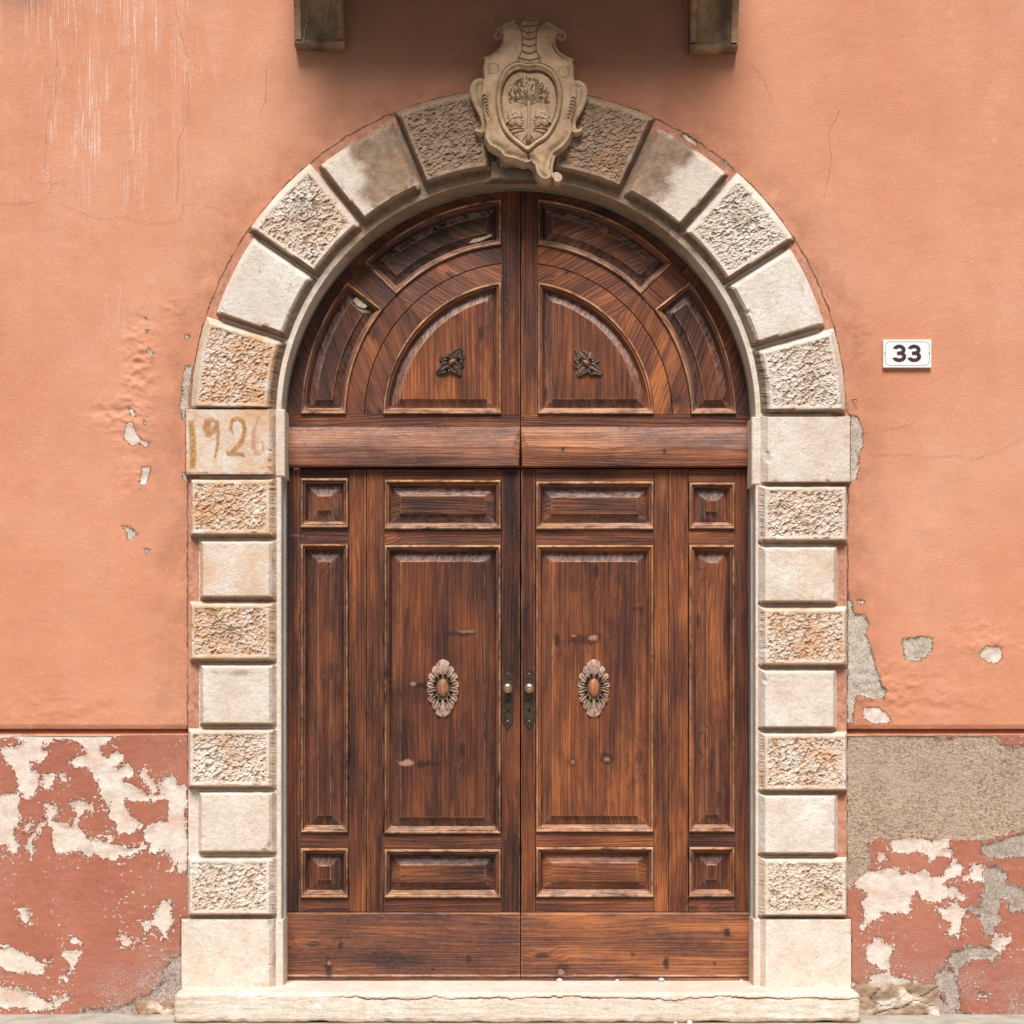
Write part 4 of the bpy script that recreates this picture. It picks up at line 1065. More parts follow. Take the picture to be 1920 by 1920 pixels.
def leaf(side):
    s = side
    lab = ['left lower door leaf with dark reddish brown weathered panels and bronze knob', 'right lower door leaf with warmer orange brown weathered panels and open keyhole'][s]
    root = thing('door_leaf', lab, 'door', (W([755, 1190][s], 1838, YD)[0], YD, 0.115), 'carved wooden door leaves')
    if s == 0:
        X = dict(o0=534, o1=563, sa=563, sb=654, m0=654, mm=687, m1=720, wa=720, wb=940, l0=940, l1=975.2)
        ys_s = [(897, 990), (1020, 1561), (1590, 1683)]; ys_w = [(900, 993), (1022, 1563), (1592, 1683)]
    else:
        X = dict(o0=1406, o1=1378, sa=1291, sb=1378, m0=1291, mm=1254, m1=1226, wa=1004, wb=1226, l0=1004, l1=976.8)
        ys_s = [(905, 992), (1022, 1560), (1588, 1682)]; ys_w = [(903, 993), (1022, 1560), (1588, 1682)]
    T, B = 879.5, 1710
    t = -0.02 if s == 0 else 0.025
    for (a, b, tn) in ((X['o0'], X['o1'], 0.0), (X['m0'], X['mm'], 0.0), (X['mm'], X['m1'], 0.02), (X['l0'], X['l1'], -0.03)):
        a, b = min(a, b), max(a, b)
        plank('stile', rect(a + .7, b - .7, T, B), root, VERT, tone=t + tn * 0.4, wear_light=(0, 0.5, 0.35), rings=((0, 0.03), (0.0, 0.0035), (0.0022, 0.0)))
    for (xa, xb, ys) in ((X['sa'], X['sb'], ys_s), (X['wa'], X['wb'], ys_w)):
        yy = [T] + [v for p in ys for v in p] + [B]
        for i in range(0, len(yy), 2):
            plank('rail', rect(xa + .3, xb - .3, yy[i] + .3, yy[i + 1] - .3), root, HORI, tone=t + 0.02, rings=((0, 0.03), (0.0, 0.0022), (0.0008, 0.0010)), wear_light=(0, 0.3, 0.2))
        for k, (a, b) in enumerate(ys):
            small = xb - xa < 120
            bv = 20.5 if small else 17
            if k == 1: bv = 20 if small else 18
            panel(rect(xa + .6, xb - .6, a, b), root, VERT if (k == 1 or small) else HORI, tone=t + (0.03 if k == 1 and s else 0.0), bevel=bv, dustk=(0.95 if k == 0 else 0.55 if k == 1 else 0.35))
    # kick board with a rounded foot
    x0, x1 = (534.5, 975.2) if s == 0 else (976.8, 1408)
    plank('kick_board', rect(x0, x1, 1711, 1838.5), root, HORI, tone=t + 0.12, dust=(0, .2, .2, .15, .15),
          rings=((0, 0.03), (0.0, -0.004), (0.0015, -0.0075), (0.004, -0.0090), (0.007, -0.0095)), wear_light=(0, 0.3, 0.4, 0.1, 0), seg=0.05, dend=0.16)
    gx = (min(x0, x1), max(x0, x1)); xs = np.linspace(gx[0], gx[1], 70); rows = [(1826, -0.0097), (1828.5, -0.0125), (1831.5, -0.0118), (1835, -0.008), (1838.3, -0.003)]
    V = np.array([(*W(x, py + 0.8 * float(pn(x * 0.04, 0.3, 5)), YD)[:1], YD + dd + 0.001 * float(pn(x * 0.09, py, 6)), W(x, py + 0.8 * float(pn(x * 0.04, 0.3, 5)), YD)[1]) for x in xs for (py, dd) in rows])
    nn = len(V); mesh_obj('foot_moulding', V, grid_faces(70, 5)[:, ::-1], WOOD, root, {'grain': grain_of(V, HORI, nseed()), 'wear_light': np.tile([0.2, 0.9, 0.1, 0, 0], 70), 'dust': np.tile([0, .5, .3, 0, 0.], 70), 'tone': np.full(nn, t), 'darken': np.tile([0.3, 0.0, 0.5, 0.8, 0.9], 70)})  # dirt and painted gap shade, strongest at the bottom
    # handle plate, knob, keyhole, screws
    cx = 951.8 if s == 0 else 992.4
    w2 = 9.8
    P = [(cx - w2, 1262), (cx - w2 + 1.5, 1262)] + [(cx + (w2 - 2) * math.cos(math.radians(a)), 1262 - 8.2 * math.sin(math.radians(a))) for a in range(170, 9, -16)] + \
        [(cx + w2 - 1.5, 1262), (cx + w2, 1262), (cx + w2, 1354), (cx + w2 - 1.2, 1356), (cx, 1369), (cx - w2 + 1.2, 1356), (cx - w2, 1354)]
    Q = orient(Wa(P, YD)); N = normals(Q); n = len(Q); V = []
    for ins, dep in ((0, 0.001), (0, -0.0028), (0.0007, -0.0035)):
        R = Q + N * ins; V += [(r[0], YD + dep, r[1]) for r in R]
    F = [(k * n + i, k * n + (i + 1) % n, (k + 1) * n + (i + 1) % n, (k + 1) * n + i) for k in range(2) for i in range(n)] + [tuple(range(2 * n, 3 * n))]
    hp = mesh_obj('handle_plate', V, F, BRONZE, root)
    prof = [(0.0095, 0.003), (0.0085, 0.006), (0.007, 0.012), (0.0075, 0.018), (0.012, 0.022), (0.0172, 0.027), (0.0192, 0.033), (0.0180, 0.038), (0.0135, 0.042), (0.006, 0.0445), (0.0022, 0.0447), (0.0015, 0.0435), (0.0001, 0.0435)]
    kx, kz = W(cx, 1290.5, YD - 0.035); V = []; sg = 28
    for (r, d) in prof:
        for k in range(sg): a = 2 * PI * k / sg; V.append((kx + r * math.cos(a), YD - d, kz + r * math.sin(a)))
    F = [(i * sg + k, (i + 1) * sg + k, (i + 1) * sg + (k + 1) % sg, i * sg + (k + 1) % sg) for i in range(len(prof) - 1) for k in range(sg)]
    mesh_obj('knob', V, [f[::-1] for f in F], BRASS, hp, smooth=True)
    kx, kz = W(cx, 1329, YD); V = []; 
    pts = [(0.0036 * math.cos(a), 0.0036 * math.sin(a)) for a in np.linspace(-1.0, PI + 1.0, 12)] + [(-0.0034, -0.0125), (0.0034, -0.0125)]
    mesh_obj('keyhole', [(kx + x, YD - 0.0038, kz + z) for x, z in pts], [tuple(range(len(pts)))], BLACK, hp)
    if s == 0:  # the left keyhole is shut by a small swinging cover
        v, f = tube([(kx + 0.0005, YD - 0.005, kz + 0.004), (kx + 0.0025, YD - 0.0055, kz - 0.003), (kx - 0.001, YD - 0.005, kz - 0.010)], [0.0016, 0.0020, 0.0014], 6)
        mesh_obj('keyhole_cover', v, f, BRONZE, hp)
    for py in (1263.5, 1352):
        kx, kz = W(cx, py, YD); sg = 12; V = [(kx, YD - 0.0054, kz)]
        for k in range(sg): a = 2 * PI * k / sg; V.append((kx + 0.0026 * math.cos(a), YD - 0.0036, kz + 0.0026 * math.sin(a)))
        mesh_obj('screw', V, [(0, 1 + k, 1 + (k + 1) % sg) for k in range(sg)], BRASS, hp, smooth=True)
    return root

def petal(c, tip, wid, H, base_r=0.25, twist=0.0, edge=1.0, point=1.0):
    """one carved leaf: a cupped tongue from c towards tip (world x,z), raised rim, sunk hollows, middle rib"""
    c = np.array(c); tip = np.array(tip); d = tip - c; L = np.hypot(*d); d /= L; nrm = np.array([-d[1], d[0]])
    nu, nv = 14, 11; V = []; wr = []; dk = []
    for i in range(nu):
        u = i / (nu - 1)
        wdt = wid * (base_r + (1 - base_r) * math.sin(PI * min(1, u * 0.62 + 0.08))) * (1 - max(0, (u - 0.72) / 0.28) ** (2.0 / point)) ** 0.6
        for j in range(nv):
            v = (j / (nv - 1)) * 2 - 1
            if point > 1.5: wdt = wid * (min(1.0, (u + 0.12) / 0.42) ** 0.8) * (max(0.0, 1 - u) ** 0.75) * 1.35 * (1 + 0.16 * math.sin(u * 15))
            lob = 1 + 0.12 * math.sin(u * 17 + (2 if v > 0 else 0)) * abs(v)
            p = c + d * (u * L) + nrm * (v * wdt * lob)
            cup = 0.45 + 0.55 * abs(v) ** 2.0 - 0.0
            if abs(v) > 0.85: cup *= 0.55
            rib = 0.35 * math.exp(-(v / 0.18) ** 2)
            ff = 0.35 * math.cos(v * 9.0) * 0.3
            h = H * (0.35 + 0.65 * math.sin(PI * min(1.0, 0.15 + u * 0.75))) * (cup + rib + ff)
            if abs(v) > 0.999 or i == nu - 1: h = -0.001
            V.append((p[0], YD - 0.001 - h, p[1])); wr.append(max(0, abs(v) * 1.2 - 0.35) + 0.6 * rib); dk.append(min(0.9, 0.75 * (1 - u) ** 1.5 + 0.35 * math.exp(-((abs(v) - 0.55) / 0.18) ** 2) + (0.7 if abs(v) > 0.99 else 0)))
    return np.array(V), grid_faces(nu, nv), np.array(wr), np.array(dk)

def ornament(name, root, cpx, petals, egg, H, label=None, holes=(), dark=1.0):
    cx, cz = W(*cpx, YD)
    # boss
    V = []; F = []; nu, nv = 9, 20
    ex, ez, ang = egg
    for i in range(nu):
        t = i / (nu - 1) * PI / 2
        for k in range(nv):
            a = 2 * PI * k / nv; x = ex * math.cos(t) * math.cos(a); z = ez * math.cos(t) * math.sin(a)
            V.append((cx + x * math.cos(ang) - z * math.sin(ang), YD - 0.012 - (H * 0.8) * math.sin(t), cz + x * math.sin(ang) + z * math.cos(ang)))
        if i:
            for k in range(nv): F.append(((i - 1) * nv + k, (i - 1) * nv + (k + 1) % nv, i * nv + (k + 1) % nv, i * nv + k))
    base = [(cx + ex * math.cos(2 * PI * k / nv) * 1.0, YD + 0.002, cz + ez * math.sin(2 * PI * k / nv)) for k in range(nv)]
    V = np.array(V); nn = len(V)
    ro = mesh_obj(name, V, F, WOOD, root, {'grain': grain_of(V, VERT, nseed()), 'wear_light': np.full(nn, 0.30), 'dust': np.full(nn, 0.2), 'tone': np.full(nn, 0.12)}, smooth=True)
    if label: ro['label'] = label
    for (b, tp, wid, hh) in petals:
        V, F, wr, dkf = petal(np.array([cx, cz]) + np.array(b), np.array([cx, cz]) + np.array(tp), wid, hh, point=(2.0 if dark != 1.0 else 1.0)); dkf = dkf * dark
        nn = len(V)
        dvec = np.array(tp) - np.array(b)
        mesh_obj('petal', V, F[:, ::-1], ORN, ro, {'grain': grain_of(V, math.atan2(dvec[1], dvec[0]), nseed()), 'wear_light': wr * 0.75, 'dust': np.full(nn, 0.65), 'tone': np.full(nn, 0.05), 'darken': np.clip(dkf + (0.60 if dark > 1 else 0.40 if dark < 0.9 else 0), 0, 0.92), 'deep': np.full(nn, 1.0 if dark != 1.0 else 0.0)}, smooth=True)  # petals darker at their roots, hollows and rims
    for (hx, hz) in holes:
        sg = 12; hx *= 1.0
        V = [(cx + hx + 0.0056 * math.cos(2 * PI * k / sg), YD - H * 1.02, cz + hz + 0.0056 * math.sin(2 * PI * k / sg)) for k in range(sg)]
        V += [(cx + hx + 0.0040 * math.cos(2 * PI * k / sg), YD - 0.001, cz + hz + 0.0048 * math.sin(2 * PI * k / sg)) for k in range(sg)]
        mesh_obj('drilled_hole', V, [tuple(range(sg))] + [(k, (k + 1) % sg, sg + (k + 1) % sg, sg + k) for k in range(sg)], BLACK, ro)
    return ro

def rosette(root, cpx):
    P = []
    A, B = 0.0625, 0.111
    for t in (58, 34, 11, -11, -34, -58, 122, 146, 169, 191, 214, 238):
        a = math.radians(t); tp = (A * math.cos(a), B * math.sin(a) * 0.90)
        b = (0.018 * math.cos(a), 0.030 * math.sin(a)); P.append((b, tp, 0.0165, 0.020))
    P.append(((0, 0.030), (0, 0.111), 0.026, 0.022)); P.append(((0, -0.030), (0, -0.114), 0.030, 0.016))
    holes = []
    for t in (72, 45, 20, -20, -45, -72, 108, 135, 160, 200, 225, 252):
        a = math.radians(t); holes.append((0.033 * math.cos(a) * 1.0, 0.050 * math.sin(a)))
    ornament('rosette', root, cpx, P, (0.0225, 0.036, 0), 0.020, holes=holes[:0] + holes)

def small_ornament(root, cpx, m):
    k = PXM
    def q(x, y): return (m * x * k, -y * k)
    P = [(q(-4, -2), q(21, -30), 0.022, 0.016), (q(2, 0), q(25, -13), 0.021, 0.014), (q(3, 3), q(-32, 21), 0.025, 0.018), (q(-3, 0), q(18, 25), 0.026, 0.017),
         (q(3, 0), q(-26, -8), 0.021, 0.013), (q(-2, 2), q(24, 6), 0.020, 0.013), (q(0, 0), q(-8, -22), 0.016, 0.012)]
    ornament('leaf_ornament', root, cpx, P, (0.0085, 0.015, -m * 0.9), 0.020, holes=[q(-8, -6), q(11, -6), q(-10, 14)], dark=1.1 if m > 0 else 0.8)

L0 = leaf(0); L1 = leaf(1)
rosette(L0, (830.5, 1290)); rosette(L1, (1113.5, 1290))

def lunette(side):
    m = -1 if side == 0 else 1
    lab = ['left half of the arched overdoor with darker curved panels and leaf ornament', 'right half of the arched overdoor with paler tipped leaf ornament'][side]
    root = thing('overdoor_leaf', lab, 'door', (W([755, 1190][side], 877, YD)[0], YD, W(0, 877, YD)[1]), 'arched overdoor halves')
    cx, cy = 972, 781
    xin = 32 if side == 0 else 36     # distance of the middle stile from the centre
    t = 0.0 if side == 0 else 0.025
    def pt(r, a): return (cx + m * r * math.cos(math.radians(a)), cy - r * math.sin(math.radians(a)))
    def sector(r0, r1, a0, a1=None, n=26):
        b1 = min(a1, 90) if a1 is not None else math.degrees(math.acos(xin / r1)); b0 = a1 if a1 is not None else math.degrees(math.acos(xin / r0))
        aa0 = a0 if a0 > 1 else math.degrees(math.asin(4 / r0)); aa1 = a0 if a0 > 1 else math.degrees(math.asin(4 / r1))
        P = [pt(r1, aa1 + (b1 - aa1) * i / n) for i in range(n + 1)] + [pt(r0, b0 + (aa0 - b0) * i / n) for i in range(n + 1)]
        return P
    # frame: rim, rings, spoke, middle stile, bottom rail
    thin = ((0, 0.03), (0.0, 0.0015), (0.0012, 0.0))
    for (a0, a1) in ((0, 41.5), (41.5, None)):
        plank('rim', sector(408.3, 446, a0, a1), root, VERT - m * math.radians(25 if a0 == 0 else 65), tone=t - 0.02)
    ro, ri = 323, 254
    for (a0, a1) in ((0, 45), (45, None)):
        plank('ring_segment', sector(ri + .4, 288, a0, a1), root, VERT - m * math.radians(22 if a0 == 0 else 60), tone=t + 0.07, rings=((0, 0.03), (0, 0.0022), (0.0014, 0.0)))
        plank('ring_segment', sector(289.5, ro - .4, a0, a1), root, VERT - m * math.radians(22 if a0 == 0 else 60), tone=t + 0.05, rings=((0, 0.03), (0, 0.0022), (0.0014, 0.0)))
    plank('spoke', [pt(ro, 38.2), pt(408, 38.2), pt(408, 44.8), pt(ro, 44.8)], root, -m * math.radians(41.5) if m > 0 else PI + math.radians(-41.5), tone=t + 0.02,
          rings=((0, 0.03), (0, -0.004), (0.002, -0.006)))
    xc = cx + m * xin; xs = 975.2 if side == 0 else 976.8
    plank('stile', rect(min(xc, xs) + .3, max(xc, xs) - .3, 340, 777), root, VERT, tone=t - 0.03, wear_light=(0, 0.5, 0.3))
    xo = 534 if side == 0 else 1408
    plank('rail', rect(min(xo, xs), max(xo, xs), 777.5, 801), root, HORI, tone=t - 0.01)
    # panels
    n = 26
    b = math.degrees(math.acos(xin / ri)); aa = math.degrees(math.asin(4 / ri))
    quarter = [pt(ri, aa + (b - aa) * i / n) for i in range(n + 1)] + [(xc, 777)]
    panel(quarter, root, VERT, tone=t + 0.03, bevel=16, dustk=1.05)
    panel(sector(ro, 408, 0, 38.2), root, VERT - m * math.radians(18), tone=t, bevel=14.5, dustk=0.9)
    panel(sector(ro, 408, 44.8, None), root, VERT - m * math.radians(66), tone=t - 0.02, bevel=14.5, dustk=1.05)
    # the deep transom beam with a hipped end at the meeting line
    x0, x1 = (534, 975.2) if side == 0 else (976.8, 1404)
    xa, xb = (x0, x1) if side == 0 else (x1, x0)        # xb = meeting line
    inn = -15 if side == 0 else 15
    R = [[(xa, 800.6), (xb, 800.6), (xb, 877.5), (xa, 877.5)], [(xa, 800.6), (xb, 800.6), (xb, 877.2), (xa, 877.2)],
         [(xa, 838), (xb + inn, 838), (xb + inn * 0.2, 873.5), (xa, 873.5)]]
    dep = [0.03, -0.002, -0.031]
    V = []
    for r, d in zip(R, dep): V += [(*W(px, py, YD + d),) for px, py in r]
    V = np.array([(v[0], YD + dep[i // 4], v[1]) for i, v in enumerate(V)])
    F = [(k * 4 + i, k * 4 + (i + 1) % 4, (k + 1) * 4 + (i + 1) % 4, (k + 1) * 4 + i) for k in range(2) for i in range(4)] + [(8, 9, 10, 11)]
    A = {'grain': grain_of(V, HORI, nseed()), 'wear_light': np.array([0, 0, 0, 0, .15, .15, 0, 0, .12, .12, .0, .0]), 'dust': np.array([0] * 4 + [.75, .35, 0, 0] + [.12, .08, 0, 0.]), 'tone': np.full(12, t + 0.085)}
    mesh_obj('transom_beam', V, F, WOOD, root, A)
    return root
U0 = lunette(0); U1 = lunette(1)
PALEW = mat_simple('bare_pale_wood', (0.42, 0.29, 0.18), (0.74, 0.62, 0.48), 90, 0.8)
def patch(P, y, root, name, label):
    V = []; Q = Wa(P, YD)
    for (x, z) in Q: V.append((x, YD + y + 0.006, z))
    c = Q.mean(0)
    for (x, z) in Q: V.append((c[0] + (x - c[0]) * 0.9, YD + y + random.uniform(-0.0015, 0.001), c[1] + (z - c[1]) * 0.9))
    n = len(P); o = mesh_obj(name, V, [(i, (i + 1) % n, n + (i + 1) % n, n + i) for i in range(n)] + [tuple(range(n, 2 * n))], PALEW, root); o['label'] = label
patch([(661, 563), (667, 555), (679, 563), (690, 573), (684, 578), (675, 576), (668, 572)], 0.006, U0, 'bare_patch', 'pale bare wood where the bevel has split off')
patch([(876, 455), (886, 447), (905, 443), (922, 437), (923, 441), (908, 448), (890, 454)], 0.009, U0, 'bare_patch', 'pale streak on the curved moulding')
patch([(548, 876), (562, 875.5), (563, 879), (555, 881), (549, 879)], -0.001, U0, 'bare_patch', 'small pale splinter under the beam')
small_ornament(U0, (848, 680), 1); small_ornament(U1, (1099, 682), -1)

# ------------------------------------------------------------------ carved coat of arms
arms = thing('coat_of_arms', 'carved sandstone coat of arms with tree and two facing heads above the arch', 'coat of arms', (*W(995, 345, -0.06)[:1], -0.06, W(995, 345, -0.06)[1]))
zc = lambda P: Z(P, 5.333, 860, 0)
def relief(name, poly_px, ybase, hfun, parent, step=1.1, mat=None, H0=0.0):
    """a heightfield carved inside a closed outline; hfun(PX, PY, d px inside) -> h(m), dark, wear"""
    q = np.array(poly_px, float)
    x0, y0 = q.min(0) - step; x1, y1 = q.max(0) + step
    nx = int((x1 - x0) / step) + 2; ny = int((y1 - y0) / step) + 2
    xs = x0 + np.arange(nx) * step; ys = y0 + np.arange(ny) * step
    X, Y = np.meshgrid(xs, ys, indexing='ij'); P = np.stack([X.ravel(), Y.ravel()], 1)
    d, NP = sdf(P, q, True)
    ins = (d > 0).reshape(nx, ny)
    keep = ins[:-1, :-1] | ins[1:, :-1] | ins[:-1, 1:] | ins[1:, 1:]
    h, dk, wr = hfun(P[:, 0], P[:, 1], np.maximum(d, 0))
    out = d <= 0
    P = np.where(out[:, None], NP, P); h = np.where(out, H0, h)
    k = k_at(ybase - 0.04)
    V = np.stack([(P[:, 0] - HX) * k, ybase - h, ZC + (HY - P[:, 1]) * k], 1)
    F = grid_faces(nx, ny, keep)
    V, F, A = compact(V, F, {'dark': np.clip(dk, 0, 1) * np.ones(len(P)), 'wear_light': np.clip(wr, 0, 1) * np.ones(len(P))})
    return mesh_obj(name, V, F, mat or CARVED, parent, A, smooth=True)

def line_d(PX, PY, pts):
    P = np.stack([PX, PY], 1); best = np.full(len(P), 1e9)
    for a, b in zip(pts[:-1], pts[1:]):
        a = np.array(a, float); b = np.array(b, float); ab = b - a
        t = np.clip(((P - a) @ ab) / max(ab @ ab, 1e-9), 0, 1)
        best = np.minimum(best, np.hypot(*(P - (a + t[:, None] * ab)).T))
    return best

OUT = zc([(610,235),(640,190),(690,165),(760,170),(812,200),(832,245),(870,212),(930,240),(985,285),(1000,330),(975,400),(955,470),(985,530),(1050,578),(1148,605),(1165,680),(1165,780),(1190,830),(1195,960),(1175,1100),(1140,1230),(1150,1330),(1120,1420),(1050,1500),(965,1560),(945,1620),(925,1700),(950,1760),(930,1815),(870,1840),(810,1825),(770,1780),(750,1720),(740,1680),(700,1650),(640,1660),(560,1625),(440,1600),(400,1540),(290,1480),(245,1400),(250,1340),(260,1250),(235,1150),(215,960),(225,840),(240,790),(232,700),(248,585),(320,560),(385,525),(430,455),(430,360),(410,300),(450,260),(530,208),(590,245)])
FRAME = spline(zc([(690,672),(610,655),(540,672),(470,722),(415,820),(388,940),(378,1060),(395,1190),(435,1310),(500,1405),(590,1478),(688,1545),(780,1480),(880,1415),(950,1320),(1000,1210),(1025,1080),(1028,960),(1000,840),(940,740),(860,685),(780,665)]), 5)
FIELD = spline(zc([(700,735),(630,722),(560,738),(500,785),(455,860),(432,960),(426,1060),(442,1180),(478,1280),(530,1360),(600,1420),(686,1478),(770,1425),(850,1370),(910,1290),(955,1190),(980,1080),(980,970),(955,860),(905,785),(840,740),(770,728)]), 5)
def h_cart(PX, PY, d):
    P = np.stack([PX, PY], 1)
    fr = sdf(P, FRAME); fi = sdf(P, FIELD)
    body = 0.060 * sstep(-0.5, 5.5, d) ** 0.7 + 0.010 * (1 - np.exp(-d / 14.0))
    cup = -0.007 * np.exp(-((d - 9) / 5.5) ** 2) + 0.003 * np.exp(-((d - 3) / 2.0) ** 2)
    # central shell at the top: scalloped steps between two flaring bands
    cxl = 992 + (PY - 120) * 0.0
    halfw = 13 + 9 * sstep(75, 35, PY) + 7 * sstep(98, 118, PY)
    inn = np.abs(PX - cxl) / halfw
    shell = (inn < 1) & (PY < 122)
    scal = 0.0045 * ((((PY + 5 * inn ** 2) / 13.0) % 1.0))
    dk = np.zeros(len(PX)); wr = np.zeros(len(PX))
    h = body + cup
    h = np.where(shell, h - 0.004 + scal, h)
    dk = np.where(shell & ((((PY + 5 * inn ** 2) / 13.0) % 1.0) < 0.25), 0.7, dk)
    eg = np.exp(-((inn - 1) / 0.10) ** 2) * (PY < 124); h = h - 0.004 * eg; dk = np.maximum(dk, 0.6 * eg)
    # oval frame and sunk field
    rid = np.exp(-((fr - 3.6) / 3.0) ** 2)
    h = h + 0.009 * rid
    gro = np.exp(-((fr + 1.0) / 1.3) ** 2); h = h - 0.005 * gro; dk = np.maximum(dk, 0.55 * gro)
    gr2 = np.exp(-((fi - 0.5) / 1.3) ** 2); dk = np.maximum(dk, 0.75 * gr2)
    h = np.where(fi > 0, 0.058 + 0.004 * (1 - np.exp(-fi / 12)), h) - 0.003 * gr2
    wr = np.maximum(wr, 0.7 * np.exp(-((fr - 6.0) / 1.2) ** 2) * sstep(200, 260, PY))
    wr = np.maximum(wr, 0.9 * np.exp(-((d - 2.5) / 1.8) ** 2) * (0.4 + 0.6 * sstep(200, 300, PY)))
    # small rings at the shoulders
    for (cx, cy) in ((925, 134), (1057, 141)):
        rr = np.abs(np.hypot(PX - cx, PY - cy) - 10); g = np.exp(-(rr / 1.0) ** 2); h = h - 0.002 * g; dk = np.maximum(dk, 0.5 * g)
    # darker towards the top
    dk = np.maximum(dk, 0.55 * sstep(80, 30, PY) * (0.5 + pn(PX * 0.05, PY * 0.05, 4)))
    # lower tongue and its groove
    g = np.exp(-(line_d(PX, PY, zc([(690, 1545), (700, 1600), (760, 1690), (765, 1740)])) / 1.5) ** 2)
    h = h - 0.008 * g; dk = np.maximum(dk, 0.6 * g)
    h = h + 0.012 * np.exp(-((PX - 1012) / 16) ** 2) * sstep(290, 325, PY)
    h = h + 0.0008 * fbm(PX * 0.12, PY * 0.12, 3, 66)
    return h, dk, wr
cart = relief('cartouche', OUT, -0.035, h_cart, arms)

def curl(pts, r0, r1, name='scroll', y=-0.085, dark=0.2, wear_light=0.5, flat=1.0, rise=0.0):
    P = spline(np.array(pts + [pts[-1]] * 0), 1) if False else np.array(pts, float)
    Q = []
    n = len(P)
    for i in range(n - 1):
        p0 = P[max(i - 1, 0)]; p1 = P[i]; p2 = P[i + 1]; p3 = P[min(i + 2, n - 1)]
        for j in range(6):
            t = j / 6; Q.append(0.5 * (2 * p1 + (p2 - p0) * t + (2 * p0 - 5 * p1 + 4 * p2 - p3) * t * t + (3 * p1 - p0 - 3 * p2 + p3) * t ** 3))
    Q.append(P[-1]); N_ = len(Q)
    pts3 = []; rad = []
    for i, q in enumerate(Q):
        t = i / (N_ - 1); x, z = W(q[0], q[1], y); pts3.append((x, y - rise * t, z)); rad.append((r0 + (r1 - r0) * t) * 0.002 * (0.75 + 0.25 * math.sin(PI * min(1, 0.15 + t))))
    v, f = tube(pts3, rad, 10); v = np.array(v)
    nn = len(v); fr = np.clip((y - 0.0 - v[:, 1]) / 0.012, 0, 1)
    return mesh_obj(name, v, f, CARVED, arms, {'dark': np.where(v[:, 1] > y + 0.002, 0.6, dark), 'wear_light': wear_light * fr}, smooth=True)
def spiral(cx, cy, r, a0, turns, sgn, n=20):
    return [(cx + r * (1 - 0.80 * i / n) * math.cos(a0 + sgn * turns * 2 * PI * i / n), cy - r * (1 - 0.80 * i / n) * math.sin(a0 + sgn * turns * 2 * PI * i / n)) for i in range(n + 1)]
# top volutes: a rolled lip running down the neck and curling outwards
curl(zc([(250,590),(330,560),(400,510),(440,440),(455,370)])[0:5] + spiral(935.5, 68, 10.5, 0.2, 1.15, 1), 3.2, 2.4, dark=0.45, wear_light=0.2)
curl(zc([(1148,608),(1060,575),(990,520),(955,450),(950,385)]) + spiral(1052.0, 69.5, 10.5, PI - 0.2, 1.15, -1)[0:], 3.2, 2.4, dark=0.3, wear_light=0.3) if False else None
curl(zc([(1148,608),(1070,578),(1000,530),(962,470),(950,400),(965,345),(1010,318)]) + spiral(1052.5, 69.5, 9.0, PI * 0.6, 1.1, -1), 3.2, 2.2, dark=0.25, wear_light=0.4)
curl(zc([(560,215),(480,245),(420,285),(385,285)]), 3.4, 2.6, dark=0.35, wear_light=0.2, y=-0.09)
curl(zc([(880,225),(960,275),(1020,305),(1050,325)]), 3.4, 2.6, dark=0.25, wear_light=0.3, y=-0.09)
# side lobes, with a hooked top and a pointed foot
for m_ in (0, 1):
    def mm(P): return zc(P) if m_ == 0 else zc([(1402 - x + (0 if y < 1200 else -5), y + 22 * (y < 1200)) for x, y in P])
    curl(mm([(285,905),(270,850),(220,815),(165,840),(140,900),(150,980),(180,1060),(215,1130),(240,1200),(245,1270),(215,1320),(165,1300)]), 6.2, 4.8, name='side_scroll', y=-0.064, wear_light=0.55, dark=0.05)
    curl(mm([(255,930),(250,990),(270,1060),(300,1130)]), 5.4, 2.2, name='side_leaf', y=-0.088, wear_light=0.6)
    for k in range(7):
        t = k / 6; x = 258 + 50 * t; yv_ = 945 + 195 * t
        curl(mm([(x - 26 + 10 * t, yv_ + 12), (x, yv_ - 8), (x + 24 - 10 * t, yv_ + 16)]), 1.5, 1.2, name='leaf_rib', y=-0.100 + 0.004 * t, wear_light=1.0)
LOBE = [(300,1300),(262,1335),(215,1345),(165,1318),(150,1288),(200,1290),(222,1268),(222,1190),(190,1110),(150,1030),(130,950),(135,870),(180,810),(230,797),(285,825),(315,880),(330,960),(335,1080),(330,1200)]
for m_ in (0, 1):
    PL = zc(LOBE) if m_ == 0 else zc([(1402 - x, y + 22 * (y < 1200)) for x, y in LOBE])
    relief('side_lobe', spline(PL, 3), -0.035, lambda PX, PY, d: (0.040 * sstep(-0.3, 4.0, d) ** 0.7 - 0.004 * np.exp(-((d - 8) / 3.0) ** 2), 0.2 * np.exp(-((d - 8.5) / 2.0) ** 2), 0.6 * np.exp(-((d - 2) / 1.5) ** 2)), arms)
# the rolled end at the foot
curl(zc([(955,1560),(935,1640),(925,1710),(945,1770)]) + spiral(1044.5, 332, 7.5, PI, 1.0, -1, 14), 3.6, 2.2, wear_light=0.9, y=-0.092)
v, f = tube([(W(1046, 332, -0.1)[0], -0.045, W(0, 332, -0.1)[1]), (W(1046, 332, -0.1)[0], -0.098, W(0, 332, -0.1)[1])], [0.017, 0.016], 18)
mesh_obj('rolled_end', v, f, CARVED, arms, {'dark': np.full(len(v), 0.1), 'wear_light': np.full(len(v), 0.9)})
curl(zc([(635,1600),(680,1625),(735,1595)]), 3.4, 2.8, name='chipped_lip', wear_light=1.0, y=-0.090)

